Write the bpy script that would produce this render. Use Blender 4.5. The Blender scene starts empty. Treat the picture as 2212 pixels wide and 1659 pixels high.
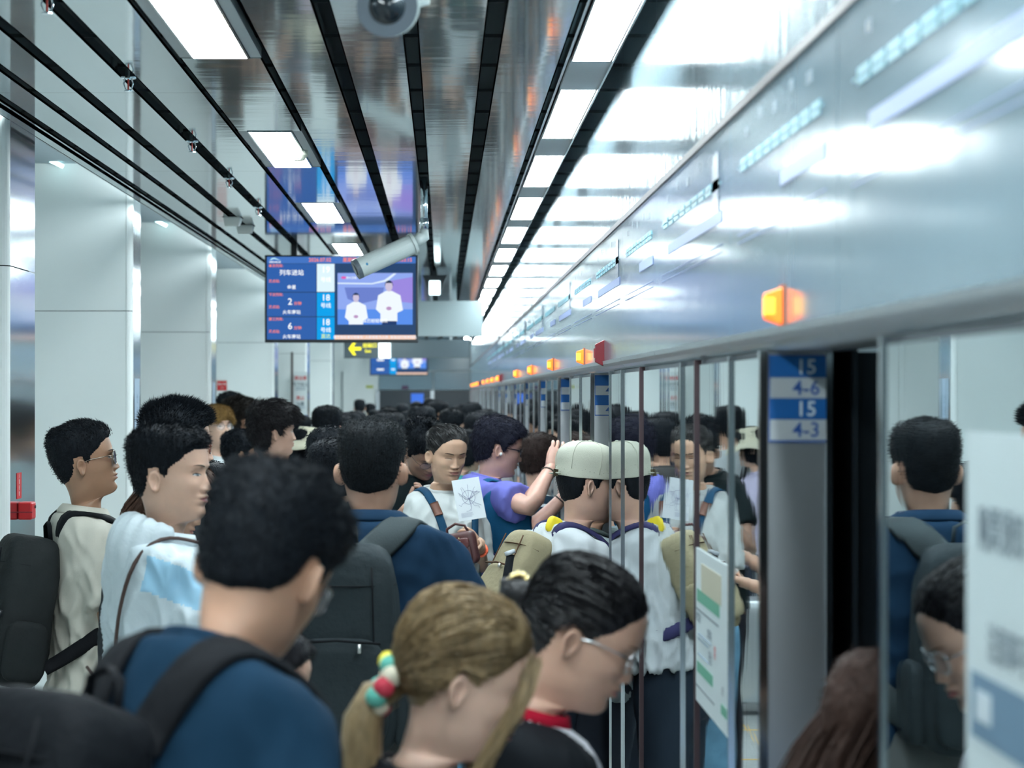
import bpy, math, random
import numpy as np
from mathutils import Vector, Matrix, Euler
random.seed(7); rng = np.random.default_rng(7)
SC = bpy.context.scene; COL = SC.collection
# ---------------- camera, world, exposure ----------------
F = 5222.2; VX, VY, CH = 958.0, 848.0, 1.90
cam = bpy.data.cameras.new('camera'); co = bpy.data.objects.new('camera', cam); COL.objects.link(co)
co.location = (0, 0, CH); co.rotation_euler = (math.pi/2, 0, 0)
cam.sensor_width = 36; cam.lens = 36*F/2212; cam.shift_x = (1106-VX)/2212; cam.shift_y = (VY-829.5)/2212
cam.clip_start = .05; cam.clip_end = 200
cam.dof.use_dof = True; cam.dof.focus_distance = 8.5; cam.dof.aperture_fstop = 5.2; cam.dof.aperture_blades = 7
SC.camera = co
SC.view_settings.view_transform = 'Standard'; SC.view_settings.look = 'None'
SC.view_settings.exposure = 0.0; SC.view_settings.gamma = 1.0; SC.view_settings.use_curve_mapping = False
w = bpy.data.worlds.new('world'); SC.world = w; w.use_nodes = True
w.node_tree.nodes['Background'].inputs[0].default_value = (.5, .75, .85, 1)
w.node_tree.nodes['Background'].inputs[1].default_value = .25
SC.cycles.use_adaptive_sampling = True
SC.cycles.max_bounces = 8; SC.cycles.glossy_bounces = 5; SC.cycles.diffuse_bounces = 4
SC.cycles.caustics_reflective = False; SC.cycles.caustics_refractive = False
SC.cycles.sample_clamp_indirect = 6; SC.cycles.use_denoising = True
LAMP = 58.0            # strength of the ceiling light panels

def W(px, py, d): return Vector(((px-VX)*d/F, d, CH+(VY-py)*d/F))

ORD = ['first','second','third','fourth','fifth','sixth','seventh','eighth','ninth','tenth','eleventh','twelfth','thirteenth','fourteenth','fifteenth','sixteenth','seventeenth','eighteenth','nineteenth','twentieth','twenty-first','twenty-second','twenty-third']
def nth(i, a, b): return a % ORD[i] if 0 <= i < len(ORD) else b
# ---------------- materials ----------------
_M = {}
def mat(name, c, rough=.5, metal=0, emit=None, es=1, bump=0, bscale=60, bstretch=(1,1,1), var=0, vscale=8, coat=0, sss=0, alpha=1, spec=.5, trans=0):
    if name in _M: return _M[name]
    m = bpy.data.materials.new(name); m.use_nodes = True; _M[name] = m
    nt = m.node_tree; b = nt.nodes['Principled BSDF']; N = nt.nodes.new; L = nt.links.new
    b.inputs['Base Color'].default_value = (*c, 1); b.inputs['Roughness'].default_value = rough
    b.inputs['Metallic'].default_value = metal; b.inputs['Coat Weight'].default_value = coat; b.inputs['Coat Roughness'].default_value = .04
    b.inputs['Specular IOR Level'].default_value = spec
    if sss: b.inputs['Subsurface Weight'].default_value = sss; b.inputs['Subsurface Radius'].default_value = (.02, .008, .004); b.inputs['Subsurface Scale'].default_value = .5
    if trans: b.inputs['Transmission Weight'].default_value = trans
    if alpha < 1: b.inputs['Alpha'].default_value = alpha
    if emit: b.inputs['Emission Color'].default_value = (*emit, 1); b.inputs['Emission Strength'].default_value = es
    if bump or var:
        tc = N('ShaderNodeTexCoord'); mp = N('ShaderNodeMapping'); mp.inputs['Scale'].default_value = bstretch
        L(tc.outputs['Object'], mp.inputs[0])
    if bump:
        n = N('ShaderNodeTexNoise'); n.inputs['Scale'].default_value = bscale; n.inputs['Detail'].default_value = 3
        L(mp.outputs[0], n.inputs['Vector']); bp = N('ShaderNodeBump'); bp.inputs['Strength'].default_value = bump; bp.inputs['Distance'].default_value = .01
        L(n.outputs[0], bp.inputs['Height']); L(bp.outputs[0], b.inputs['Normal'])
    if var:
        n2 = N('ShaderNodeTexNoise'); n2.inputs['Scale'].default_value = vscale; n2.inputs['Detail'].default_value = 4
        L(mp.outputs[0], n2.inputs['Vector']); r = N('ShaderNodeMapRange'); r.inputs[1].default_value = .3; r.inputs[2].default_value = .7
        r.inputs[3].default_value = 1-var; r.inputs[4].default_value = 1+var; L(n2.outputs[0], r.inputs[0])
        mx = N('ShaderNodeVectorMath'); mx.operation = 'SCALE'; mx.inputs[0].default_value = c; L(r.outputs[0], mx.inputs['Scale'])
        L(mx.outputs[0], b.inputs['Base Color'])
    return m
def srgb(r, g, b): return tuple(((v/255)/12.92 if v/255 <= .04045 else ((v/255+.055)/1.055)**2.4) for v in (r, g, b))

# ---------------- mesh helpers ----------------
class MB:
    def __init__(s): s.v = []; s.f = []; s.n = 0
    def add(s, v, f):
        v = np.asarray(v, float).reshape(-1, 3); s.v.append(v)
        s.f += [tuple(i+s.n for i in q) for q in f]; s.n += len(v); return s
    def box(s, a, b):
        x0, x1 = sorted((a[0], b[0])); y0, y1 = sorted((a[1], b[1])); z0, z1 = sorted((a[2], b[2]))
        return s.add([(x0,y0,z0),(x1,y0,z0),(x1,y1,z0),(x0,y1,z0),(x0,y0,z1),(x1,y0,z1),(x1,y1,z1),(x0,y1,z1)],
            [(0,3,2,1),(4,5,6,7),(0,1,5,4),(1,2,6,5),(2,3,7,6),(3,0,4,7)])
    def quad(s, a, b, c, d): return s.add([a, b, c, d], [(0,1,2,3)])
    def prism(s, pts, y0, y1, ax=1):           # polygon (u,w) extruded along axis
        n = len(pts)
        def mk(u, w_, t): return {0:(t,u,w_), 1:(u,t,w_), 2:(u,w_,t)}[ax]
        v = [mk(u, w_, y0) for u, w_ in pts]+[mk(u, w_, y1) for u, w_ in pts]
        return s.add(v, [tuple(range(n)), tuple(range(2*n-1, n-1, -1))]+[(i, i+n, (i+1)%n+n, (i+1)%n) for i in range(n)])
    def tube(s, pts, rad, n=10, cap=True, flat=None, up=None):
        pts = [Vector(p) for p in pts]; m = len(pts)
        if not hasattr(rad, '__len__'): rad = [rad]*m
        T = [(pts[min(i+1, m-1)]-pts[max(i-1, 0)]).normalized() for i in range(m)]
        u = Vector(up) if up is not None else Vector((0,0,1))
        if abs(u.dot(T[0])) > .95: u = Vector((1,0,0)) if abs(T[0].x) < .9 else Vector((0,1,0))
        V = []; Fc = []
        for i in range(m):
            b = T[i].cross(u)
            if b.length < 1e-4: b = T[i].orthogonal()
            b.normalize(); c = b.cross(T[i]); u = c if up is None else u
            r = rad[i]; fx = flat if flat else 1
            for k in range(n):
                a = 2*math.pi*k/n
                V.append(pts[i]+b*(r*math.cos(a))+c*(r*fx*math.sin(a)))
        for i in range(m-1):
            for k in range(n): Fc.append((i*n+k, i*n+(k+1)%n, (i+1)*n+(k+1)%n, (i+1)*n+k))
        if cap: Fc.append(tuple(range(n-1, -1, -1))); Fc.append(tuple((m-1)*n+k for k in range(n)))
        return s.add([tuple(v) for v in V], Fc)
    def ell(s, c, r, nu=14, nv=9, M=None):
        V = []; Fc = []
        for j in range(nv+1):
            ph = math.pi*j/nv
            for i in range(nu):
                t = 2*math.pi*i/nu; p = Vector((r[0]*math.sin(ph)*math.cos(t), r[1]*math.sin(ph)*math.sin(t), r[2]*math.cos(ph)))
                if M is not None: p = M @ p
                V.append(tuple(p+Vector(c)))
        for j in range(nv):
            for i in range(nu): Fc.append((j*nu+i, (j+1)*nu+i, (j+1)*nu+(i+1)%nu, j*nu+(i+1)%nu))
        return s.add(V, Fc)
    def arr(s): return np.concatenate(s.v) if s.v else np.zeros((0, 3))
    def build(s, name, m, parent=None, smooth=False, tf=None, bevel=0):
        v = s.arr()
        if tf is not None: v = tf(v)
        me = bpy.data.meshes.new(name); me.from_pydata(v.tolist(), [], s.f); me.update()
        if m is not None: me.materials.append(m)
        if smooth: me.polygons.foreach_set('use_smooth', [True]*len(me.polygons))
        o = bpy.data.objects.new(name, me); COL.objects.link(o)
        if parent is not None: o.parent = parent
        if bevel:
            b = o.modifiers.new('bevel', 'BEVEL'); b.width = bevel; b.segments = 2; b.limit_method = 'ANGLE'
        return o
def tag(o, label=None, cat=None, group=None, kind=None):
    if label: o['label'] = label
    if cat: o['category'] = cat
    if group: o['group'] = group
    if kind: o['kind'] = kind
    return o
def empty(name, loc, rz=0, **k):
    o = bpy.data.objects.new(name, None); COL.objects.link(o); o.location = loc; o.rotation_euler = (0, 0, rz)
    o.empty_display_size = .1; return tag(o, **k)
_T = {}
def textmesh(s, size, align='CENTER'):
    k = (s, align)
    if k not in _T:
        c = bpy.data.curves.new('text', 'FONT'); c.body = s; c.size = 1; c.align_x = align; c.align_y = 'CENTER'; c.resolution_u = 2
        c.offset = .012
        o = bpy.data.objects.new('text', c); COL.objects.link(o); dg = bpy.context.evaluated_depsgraph_get()
        me = o.evaluated_get(dg).to_mesh(); v = np.array([tuple(x.co) for x in me.vertices]).reshape(-1, 3)
        f = [tuple(p.vertices) for p in me.polygons]; o.evaluated_get(dg).to_mesh_clear()
        bpy.data.objects.remove(o); bpy.data.curves.remove(c); _T[k] = (v, f)
    v, f = _T[k]; return v*size, f
def addtext(mb, s, size, org, ux=(1,0,0), uz=(0,0,1), align='CENTER', sx=1):
    v, f = textmesh(s, size, align); ux = np.array(ux, float); uz = np.array(uz, float)
    return mb.add(np.array(org)+v[:, :1]*sx*ux+v[:, 1:2]*uz, f)

# ---------------- materials used by the setting ----------------
EMW = (.86, .97, 1.0)
M_lamp = mat('lamp_white', (1,1,1), .5, emit=EMW, es=LAMP)
M_ceil = mat('ceiling_metal', (.52,.60,.62), .07, metal=.72, bump=.07, bscale=2.6, bstretch=(.8, 2.2, 1))
M_ceilmatte = mat('ceiling_matte', (.42,.46,.48), .5, metal=.3)
M_dark = mat('plenum_black', (.06,.085,.10), .8)
M_bar = mat('carrier_steel', (.05,.065,.075), .6)
M_wall = mat('enamel_white', (.80,.85,.84), .38, bump=.02, bscale=400)
M_steel = mat('brushed_steel', (.48,.52,.55), .33, metal=.9, bump=.05, bscale=40, bstretch=(1,1,14))
M_polish = mat('polished_steel', (.72,.77,.80), .12, metal=1)
M_mirror = mat('mirror_glass', (.68,.78,.81), .012, metal=1, bump=.020, bscale=2.6, bstretch=(1,3.0,.16))
M_fascia = mat('fascia_glass', (.20,.29,.35), .12, metal=.0, coat=.0, bump=.04, bscale=2.2, bstretch=(1,5,.25), spec=.6)
M_fup = mat('fascia_upper', (.32,.43,.49), .13, metal=.25, coat=.35, bump=.16, bscale=2.4, bstretch=(1,7,.2), spec=.8)
M_rail = mat('seam_rail', (.05,.03,.035), .35, metal=.4)
M_floor = mat('floor_stone', (.62,.66,.65), .22, var=.08, vscale=30)
M_black = mat('black_plastic', (.012,.016,.02), .45)
M_white = mat('white_plastic', (.72,.77,.76), .4)
M_traindark = mat('train_dark', (.02,.03,.04), .35)
M_grey = mat('grey_paint', (.25,.29,.30), .6)

X = .55; H = .98; CZ = CH+H
Y0, Y1 = -6.0, 50.0
FB = CH+.0715          # underside of the door header
SEAM = CH+.53
# ---------------- floor ----------------
fl = MB()
fl.box((-3.0, Y0, -.06), (3.2, Y1, -.012)).build('floor', mat('grout', (.2,.22,.22), .7)).__setitem__('kind', 'structure')
floor = bpy.data.objects['floor']
tile = MB().box((0,0,-.012), (.596,.796,0)); tm = None
for j in range(int((Y1-Y0)/.8)):
    if j*.8+Y0 > 22 or j*.8+Y0 < 1.5: continue
    for i in range(6):
        if tm is None:
            o = tile.build('floor_tile', M_floor, floor); tm = o.data
        else: o = bpy.data.objects.new('floor_tile', tm); COL.objects.link(o); o.parent = floor
        o.location = (-2.98+i*.6, Y0+j*.8, 0)
b = MB()
for j in range(int((Y1-Y0)/.8)):
    if 1.5 <= j*.8+Y0 <= 22: continue
    for i in range(6): b.box((-2.98+i*.6, Y0+j*.8, -.012), (-2.384+i*.6, Y0+j*.8+.796, 0))
tag(b.build('floor_tile', M_floor, floor), kind='stuff')
b = MB()
for x in (-.62, -.30, .18, .30): b.box((x, 3, 0), (x+.012, 26, .0012))
for yy in (13.6, 12.5): b.box((-1.6, yy, 0), (-.2, yy+.03, .0012))
b.build('guide_line', mat('yellow_line', srgb(215,170,60), .5), floor)
# ---------------- ceiling ----------------
ceil = MB().box((-3.0, Y0, CZ+.30), (3.2, Y1, CZ+.36)).build('ceiling', mat('plenum_grey', (.24,.30,.33), .8)); ceil['kind'] = 'structure'
strips = [(-1.595,-1.518),(-1.488,-1.378),(-1.351,-1.219),(-1.18,-1.021),(-.975,-.803),(-.522,-.337),(-.294,-.1105),(-.0715,.1156),(.163,.350)]
ys = [Y0+i*2.8-.1 for i in range(21)]
def cpanel(a, b_, y0, y1, m, name='ceiling_panel', lip=.035):
    q = MB(); q.box((a, y0+.002, CZ), (b_, y1-.002, CZ+.006)); q.box((a, y0+.002, CZ), (a+.004, y1-.002, CZ+lip)); q.box((b_-.004, y0+.002, CZ), (b_, y1-.002, CZ+lip))
    return q.build(name, m, ceil)
for a, b_ in strips:
    for y in ys: cpanel(a*H, b_*H, y, min(y+2.8, Y1), M_ceil)
cp = 0
for k in range(-3, 13):                       # left lamp row, x -.752..-.58
    y0 = 5.65+3.42*k
    if y0 > 48: break
    a, b_ = -.752*H, -.58*H
    t = empty('ceiling_light', (0,0,0), label=nth(k, 'white ceiling light panel, %s of the left row counted from the top of the view', 'white ceiling light panel of the left row, out of view'), cat='light', group='left row of ceiling light panels')
    MB().box((a+.006, y0+.006, CZ-.001), (b_-.006, y0+1.42, CZ+.001)).build('diffuser', M_lamp, t); MB().box((a+.003, y0+.003, CZ+.0015), (b_-.003, y0+1.425, CZ+.04)).build('housing', M_dark, t)
    q = MB(); q.box((a, y0, CZ-.003), (a+.006, y0+1.43, CZ+.02)); q.box((b_-.006, y0, CZ-.003), (b_, y0+1.43, CZ+.02)); q.box((a, y0-.006, CZ-.003), (b_, y0+.006, CZ+.02)); q.box((a, y0+1.42, CZ-.003), (b_, y0+1.432, CZ+.02))
    q.build('frame', M_polish, t)
    cpanel(a-.035, b_+.035, y0+1.44, y0+3.41, M_ceil)
    for s, (u, v) in enumerate(((a-.035, a-.002), (b_+.002, b_+.035))):
        MB().box((u, y0-.004, CZ+.002), (v, y0+1.436, CZ+.03)).build('flange', M_ceilmatte, ceil)
for k in range(-5, 21):                       # right lamp row
    y0 = 7.74+2.15*k
    if y0 > 48: break
    a, b_ = .380*H, .50*H
    t = empty('ceiling_light', (0,0,0), label=nth(k+1, 'white ceiling light panel beside the door header, %s counted from the top of the view', 'white ceiling light panel beside the door header, out of view'), cat='light', group='right row of ceiling light panels')
    MB().box((a+.004, y0+.004, CZ-.012), (b_-.004, y0+1.47, CZ-.010)).build('diffuser', M_lamp, t); MB().box((a+.002, y0+.002, CZ-.0095), (b_-.002, y0+1.475, CZ+.04)).build('housing', M_dark, t)
    q = MB(); q.box((a, y0, CZ-.014), (a+.004, y0+1.48, CZ+.02)); q.box((b_-.004, y0, CZ-.014), (b_, y0+1.48, CZ+.02))
    q.build('frame', M_polish, t)
    MB().box((a, y0+1.48, CZ-.012), (b_, y0+2.146, CZ+.02)).build('cover_panel', M_ceilmatte, ceil)
b = MB(); b.box((.5*H, Y0, CZ-.02), (.5*H+.006, Y1, CZ+.03)); b.box((.368*H, Y0, CZ), (.376*H, Y1, CZ+.03)); b.build('edge_trim', M_polish, ceil)
y = 2.6
while y < 30:
    MB().box((-1.6, y, CZ+.05), (.62, y+.005, CZ+.060)).build('carrier_bar', M_bar, ceil); y += .63
q = MB()
while y < 49:
    q.box((-1.6, y, CZ+.05), (.62, y+.005, CZ+.060)); y += .63
q.build('carrier_bar', M_bar, ceil)
TOP = 3.75
MB().box((-3.0, Y0, TOP), (-1.5, Y1, TOP+.05)).build('niche_soffit', mat('soffit', (.30,.34,.34), .7), ceil)
MB().box((-1.525, Y0, CZ), (-1.50, Y1, TOP)).build('niche_upstand', M_wall, ceil)
MB().box((-1.542, Y0+.2, CZ+.06), (-1.526, Y1-.2, CZ+.11)).build('added_wash_strip', mat('added_wash_glow', (1,1,1), emit=EMW, es=26), ceil)  # unseen glowing strip, added behind the ceiling edge to brighten the niche walls
for x0, x1, z0, z1 in ((-1.60,-1.588,CZ+.02,CZ+.05),(-1.655,-1.647,CZ+.07,CZ+.10)): MB().box((x0, Y0, z0), (x1, Y1, z1)).build('cove_rail', M_ceilmatte, ceil)
# ---------------- left side: wall and pillars ----------------
wl = MB().box((-3.05, Y0, 0), (-2.95, Y1, TOP)).build('wall_left', M_wall); wl['kind'] = 'structure'
pil = [(4.6, 8.67+.0-.0, 0), ]
def pillar(L, ya, yb, seam, vs=None, label=''):
    p = empty('pillar', (0, 0, 0), kind='structure', label=label)
    r = .035
    core = MB().box((-2.95, ya+.02, 0), (L-.02, yb-.02, TOP-.02)); core.build('core', M_dark, p)
    xs = [-2.95, -2.95+(L+2.95)*.5 if vs is None else vs, L-r]
    zs = [0, .12, seam, TOP-.01]
    for i in range(2):
        for k in range(1, 3):
            MB().box((xs[i]+.002, ya, zs[k]+.002), (xs[i+1]-.002, ya+.02, zs[k+1]-.002)).build('enamel_panel', M_wall, p)
    MB().box((-2.95, ya+.004, 0), (L-.01, ya+.02, .12)).build('skirting', M_grey, p)
    for k in range(1, 3):
        arc = [(L-r+r*math.sin(a), ya+r-r*math.cos(a)) for a in np.linspace(0, math.pi/2, 6)]+[(L-.02, ya+r), (L-r, ya+.02)]
        MB().prism(arc, zs[k]+.002, zs[k+1]-.002, ax=2).build('corner_panel', M_wall, p, smooth=False)
        MB().box((L-.018, ya+r+.001, zs[k]+.002), (L, yb-.001, zs[k+1]-.002)).build('steel_panel', M_polish, p)
    for k in range(1, 3):
        MB().box((-2.95, yb-.02, zs[k]+.002), (L-.019, yb, zs[k+1]-.002)).build('enamel_panel', M_wall, p)
    return p
pillar(-1.56, 8.67, 9.23, CH+.456, label='white pillar at the far left with a red alarm box')
for L, ya, yb, s, lb in ((-1.737,13.5,13.86,CH+.456,'second white pillar with a steel side strip'),(-1.75,18.2,18.6,CH+.456,'third white pillar with a steel side strip'),
        (-1.75,25.0,25.6,CH+.517,'fourth white pillar, behind the hanging screen'),(-1.75,31,31.6,CH+.5,'fifth white pillar carrying the notice board'),(-1.75,38,38.6,CH+.5,'sixth white pillar'),(-1.56,3.2,3.8,CH+.456,'white pillar just outside the view')):
    pillar(L, ya, yb, s, label=lb)
# cyan tube lights above niches
for (px, py, d, w_) in ((120,352,13.42,26),(348,482,18.12,28)):
    p = W(px, py, d); t = empty('tube_light', p, label='short glowing tube light high on the %s frontal wall panel' % ('first' if px < 200 else 'second'), cat='light', group='tube lights high on the pillars')
    MB().tube([(-.042,-.0,.020),(.042,.0,-.020)], .011, 10).build('tube', mat('tube_glow', (1,1,1), emit=(.55,.98,1), es=7), t)
    MB().box((-.015,.0,-.01),(.015,.08,.012)).build('bracket', M_grey, t)
# ---------------- far end wall ----------------
we = MB().box((-3.0, Y1, 0), (1.2, Y1+.1, TOP)).build('wall_far', M_wall); we['kind'] = 'structure'
def farbox(x0, y0p, x1, y1p, m, name, dd=.03, par=we, d=Y1):
    a = W(x0, y0p, d); c = W(x1, y1p, d); return MB().box((a.x, d-dd, a.z), (c.x, d, c.z)).build(name, m, par)
farbox(741, 806, 808, 1000, M_wall, 'service_door', .04)
farbox(738, 803, 741, 1000, M_grey, 'door_frame', .05)
farbox(818, 728, 1015, 801, M_fascia, 'header_panel', .05); farbox(818, 803, 935, 842, M_fascia, 'header_panel', .06); farbox(937, 803, 1015, 842, M_fascia, 'header_panel', .06)
farbox(815, 843, 1015, 1060, M_traindark, 'dark_glass', .02)
farbox(930, 843, 938, 1060, M_steel, 'post', .06); farbox(812, 843, 820, 1060, M_steel, 'post', .06)
farbox(791, 833, 806, 838, mat('sign_yellow', srgb(170,180,40), .5), 'small_sign', .06)
farbox(868, 833, 882, 841, mat('sign_maroon', srgb(70,40,80), .5), 'small_sign', .08)
farbox(888, 850, 915, 880, mat('ad_blue', (.02,.1,.45), .5, emit=(.05,.2,.9), es=.5), 'blue_advert', .03)
wb = MB().box((-3.0, Y0-.1, 0), (1.6, Y0, TOP)).build('wall_behind', mat('behind', (.12,.15,.16), .7)); wb['kind'] = 'structure'
# ---------------- platform screen doors ----------------
psd = empty('wall_right', (0,0,0), kind='structure')
segs = [(-5.0, .9), (1.75, 3.03), (4.15, 7.98), (8.92, 10.48), (11.49, 12.94), (13.87, 15.6), (16.4, 18.2), (19.0, 20.8), (21.7, 23.4), (24.3, 26.2), (27.2, 29.2), (30.2, 32.4), (33.4, 35.6), (36.7, 39), (40.2, 42.6), (43.8, 46.4), (47.4, 49.9)]
MULL = {2: [4.62+.0, 5.25, 5.56, 6.67+.05, 7.42]}
nfin = []
for i, (a, b_) in enumerate(segs):
    cuts = MULL.get(i) or [a+(b_-a)*k/max(1, round((b_-a)/.9)) for k in range(1, round((b_-a)/.9))]
    e = [a+.02]+list(cuts)+[b_-.01]
    for k in range(len(e)-1):
        q = MB(); y0, y1 = e[k]+.004, e[k+1]-.004
        q.box((X, y0, .12), (X+.012, y1, FB-.012)).build('mirror_panel', M_mirror, psd)
        if k: 
            MB().box((X-.006, e[k]-.006, 0), (X+.01, e[k]+.006, FB)).build('mullion', M_polish if k % 2 else M_rail, psd)
    MB().box((X, a, 0), (X+.02, b_, .12)).build('kick_plate', M_steel, psd)
    MB().box((X+.013, a+.01, 0), (X+.105, b_, FB)).build('core', M_traindark, psd)
    # post facing back down the platform, with bright trims
    MB().box((X+.006, a, 0), (X+.115, a+.012, FB)).build('steel_post', M_steel, psd)
    MB().box((X-.008, a-.006, 0), (X+.006, a+.018, FB)).build('post_trim', M_polish, psd)
    MB().box((X+.106, a-.006, 0), (X+.117, a+.004, FB)).build('post_trim', M_polish, psd)
    MB().box((X-.004, b_-.014, 0), (X+.01, b_+.004, FB)).build('post_trim', M_polish, psd)
    nfin.append(a)
# door leaves (slid aside) and lintel
for i in range(len(segs)-1):
    ya, yb = segs[i][1], segs[i+1][0]
    if i == 1: continue
    MB().box((X+.09, ya, .02), (X+.10, yb, FB-.02)).build('door_glass', M_mirror if i > 4 else M_traindark, psd)
    MB().box((X+.08, ya+(yb-ya)/2-.012, .02), (X+.105, ya+(yb-ya)/2+.012, FB-.02)).build('door_edge', M_steel, psd)
MB().box((X+.02, Y0, FB-.0), (X+.14, Y1, FB+.03)).build('lintel', M_steel, psd)
tr = MB().box((X+.16, Y0, 0), (X+.17, 3.0, FB+.1)); tr.box((X+.16, 4.2, 0), (X+.17, Y1, FB+.1)); tr.box((X+.9, 2.5, 0), (X+.92, 4.6, FB+.1)); tr.box((X+.17,2.9,0),(X+.9,2.95,FB)); tr.box((X+.17,4.25,0),(X+.9,4.3,FB))
tr.build('train_side', M_traindark, psd)
MB().box((X+.02, Y0, FB+.03), (X+.03, Y1, CZ+.3)).build('header_core', M_dark, psd)
# header: lower printed panels, curved lip, upper glossy panels
fy = [-5.8,-4.2,-2.8,-1.4,0,1.1,2.1,3.37,4.63,6.24,7.42]+[7.42+1.45*k for k in range(1, 30)]
for k in range(len(fy)-1):
    y0, y1 = fy[k]+.003, fy[k+1]-.003
    MB().box((X, y0, FB+.035), (X+.012, y1, SEAM-.008)).build('header_panel', M_fascia, psd)
    arc = [(X, FB+.036)]+[(X-.006+.030*(1-math.cos(t)), FB+.036-.036*math.sin(t)) for t in np.linspace(0, math.pi/2, 6)]+[(X+.035, FB+.036)]
    MB().prism(arc, y0, y1).build('header_lip', mat('lip_alu', (.55,.60,.63), .3, metal=.9), psd)
    MB().box((X, y0, SEAM+.008), (X+.012, y1, CZ+.15)).build('upper_panel', M_fup, psd)
MB().box((X-.004, Y0, SEAM-.008), (X+.012, Y1, SEAM+.008)).build('seam_rail', M_rail, psd)
exec_env = True

# ======================= people =======================
def sm(a, b, x): t = np.clip((np.asarray(x, float)-a)/(b-a), 0, 1); return t*t*(3-2*t)
def vnoise(p, s, seed=0):                      # cheap smooth pseudo-noise, p (n,3)
    q = p*s+seed*7.13; o = np.zeros(len(q))
    for k, (a, b, c) in enumerate(((1.0,.7,.3),(-.6,1.1,.8),(.9,-.5,1.2),(.2,1.3,-1.0))):
        o += np.sin(q[:,0]*a*2+q[:,1]*b*2+q[:,2]*c*2+k*1.7+1.5*np.sin(q[:,1]*c+q[:,2]*a+k))
    return o/4
RINGS = np.array([  # yf, zf, yb, zb, w   (metres, z from the chin, y from the ears)
 (-.008,.2275,-.022,.2275,.004),(.035,.222,-.062,.220,.044),(.068,.208,-.088,.206,.064),(.086,.186,-.101,.186,.0745),(.092,.162,-.106,.160,.078),
 (.094,.142,-.106,.138,.0775),(.090,.122,-.101,.116,.0755),(.090,.102,-.092,.094,.0735),(.090,.084,-.082,.072,.070),(.089,.068,-.073,.052,.066),
 (.088,.052,-.067,.032,.0625),(.086,.036,-.064,.015,.0575),(.085,.020,-.063,.000,.0505),(.079,.006,-.062,-.012,.0455),(.066,.000,-.062,-.02,.0445),
 (.047,-.004,-.062,-.028,.051),(.034,-.014,-.064,-.036,.055),(.029,-.032,-.067,-.040,.056),(.028,-.048,-.071,-.046,.058),(.031,-.060,-.080,-.040,.067),
 (.040,-.072,-.092,-.044,.098),(.056,-.084,-.102,-.058,.138),(.074,-.102,-.108,-.085,.168),(.090,-.135,-.113,-.130,.180),(.102,-.200,-.116,-.20,.172),
 (.104,-.29,-.112,-.29,.158),(.098,-.40,-.098,-.40,.146),(.094,-.50,-.098,-.50,.148),(.092,-.60,-.112,-.60,.162),(.085,-.69,-.112,-.69,.162),(.05,-.74,-.06,-.74,.10)], float)
def crom(P, t):
    n = len(P); i = np.clip(np.floor(t).astype(int), 0, n-2); f = (t-i)[:, None]
    p0, p1, p2, p3 = P[np.clip(i-1,0,n-1)], P[i], P[i+1], P[np.clip(i+2,0,n-1)]
    return .5*((2*p1)+(-p0+p2)*f+(2*p0-5*p1+4*p2-p3)*f*f+(-p0+3*p1-3*p2+p3)*f**3)
def face_shape(v, th, fem=0, nose=1):
    x, z = v[:,0], v[:,2]; fr = sm(.15, .62, np.cos(th)); g = lambda c, s: np.exp(-((c)/s)**2)
    ax = np.abs(x); d = np.zeros(len(v))
    ridge = np.interp(z, [.068,.0735,.079,.086,.10,.118,.130], [0,.006,.0175,.0165,.0105,.003,0])*nose*(.88 if fem else 1)
    sg = np.interp(z, [.07,.083,.10,.125], [.0125,.0115,.0085,.0075])
    d += ridge*g(x, sg)
    d += .0075*g(ax-.0135, .0062)*g(z-.0785, .0065)*nose
    d -= .0035*g(ax-.020, .005)*g(z-.074, .008)
    d -= .0095*g(ax-.031, .0155)*g(z-.117, .0095)           # eye sockets
    d += .0058*g(ax-.0315, .0125)*g(z-.1135, .0068)         # lids over the eyeball
    d += .0036*g(ax-.027, .022)*g(z-.137, .0065)*(.5 if fem else 1)
    d += .0042*g(ax-.046, .016)*g(z-.092, .014)             # cheekbones
    d -= .0030*g(ax-.045, .012)*g(z-.052, .016)
    d += .0062*g(x, .021)*g(z-.0605, .0048)+.0058*g(x, .018)*g(z-.0480, .0050)
    d -= .0038*g(x, .024)*g(z-.0542, .0020)
    d += .0038*g(x, .03)*g(z-.055, .018)
    d -= .0035*g(x, .022)*g(z-.0375, .0045)
    d += .0062*g(x, .019)*g(z-.018, .012)*(.6 if fem else 1)
    d -= .0012*g(x, .0035)*g(z-.068, .004)
    v = v.copy(); v[:,1] += d*fr; return v
EYE_X = .0312
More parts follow.
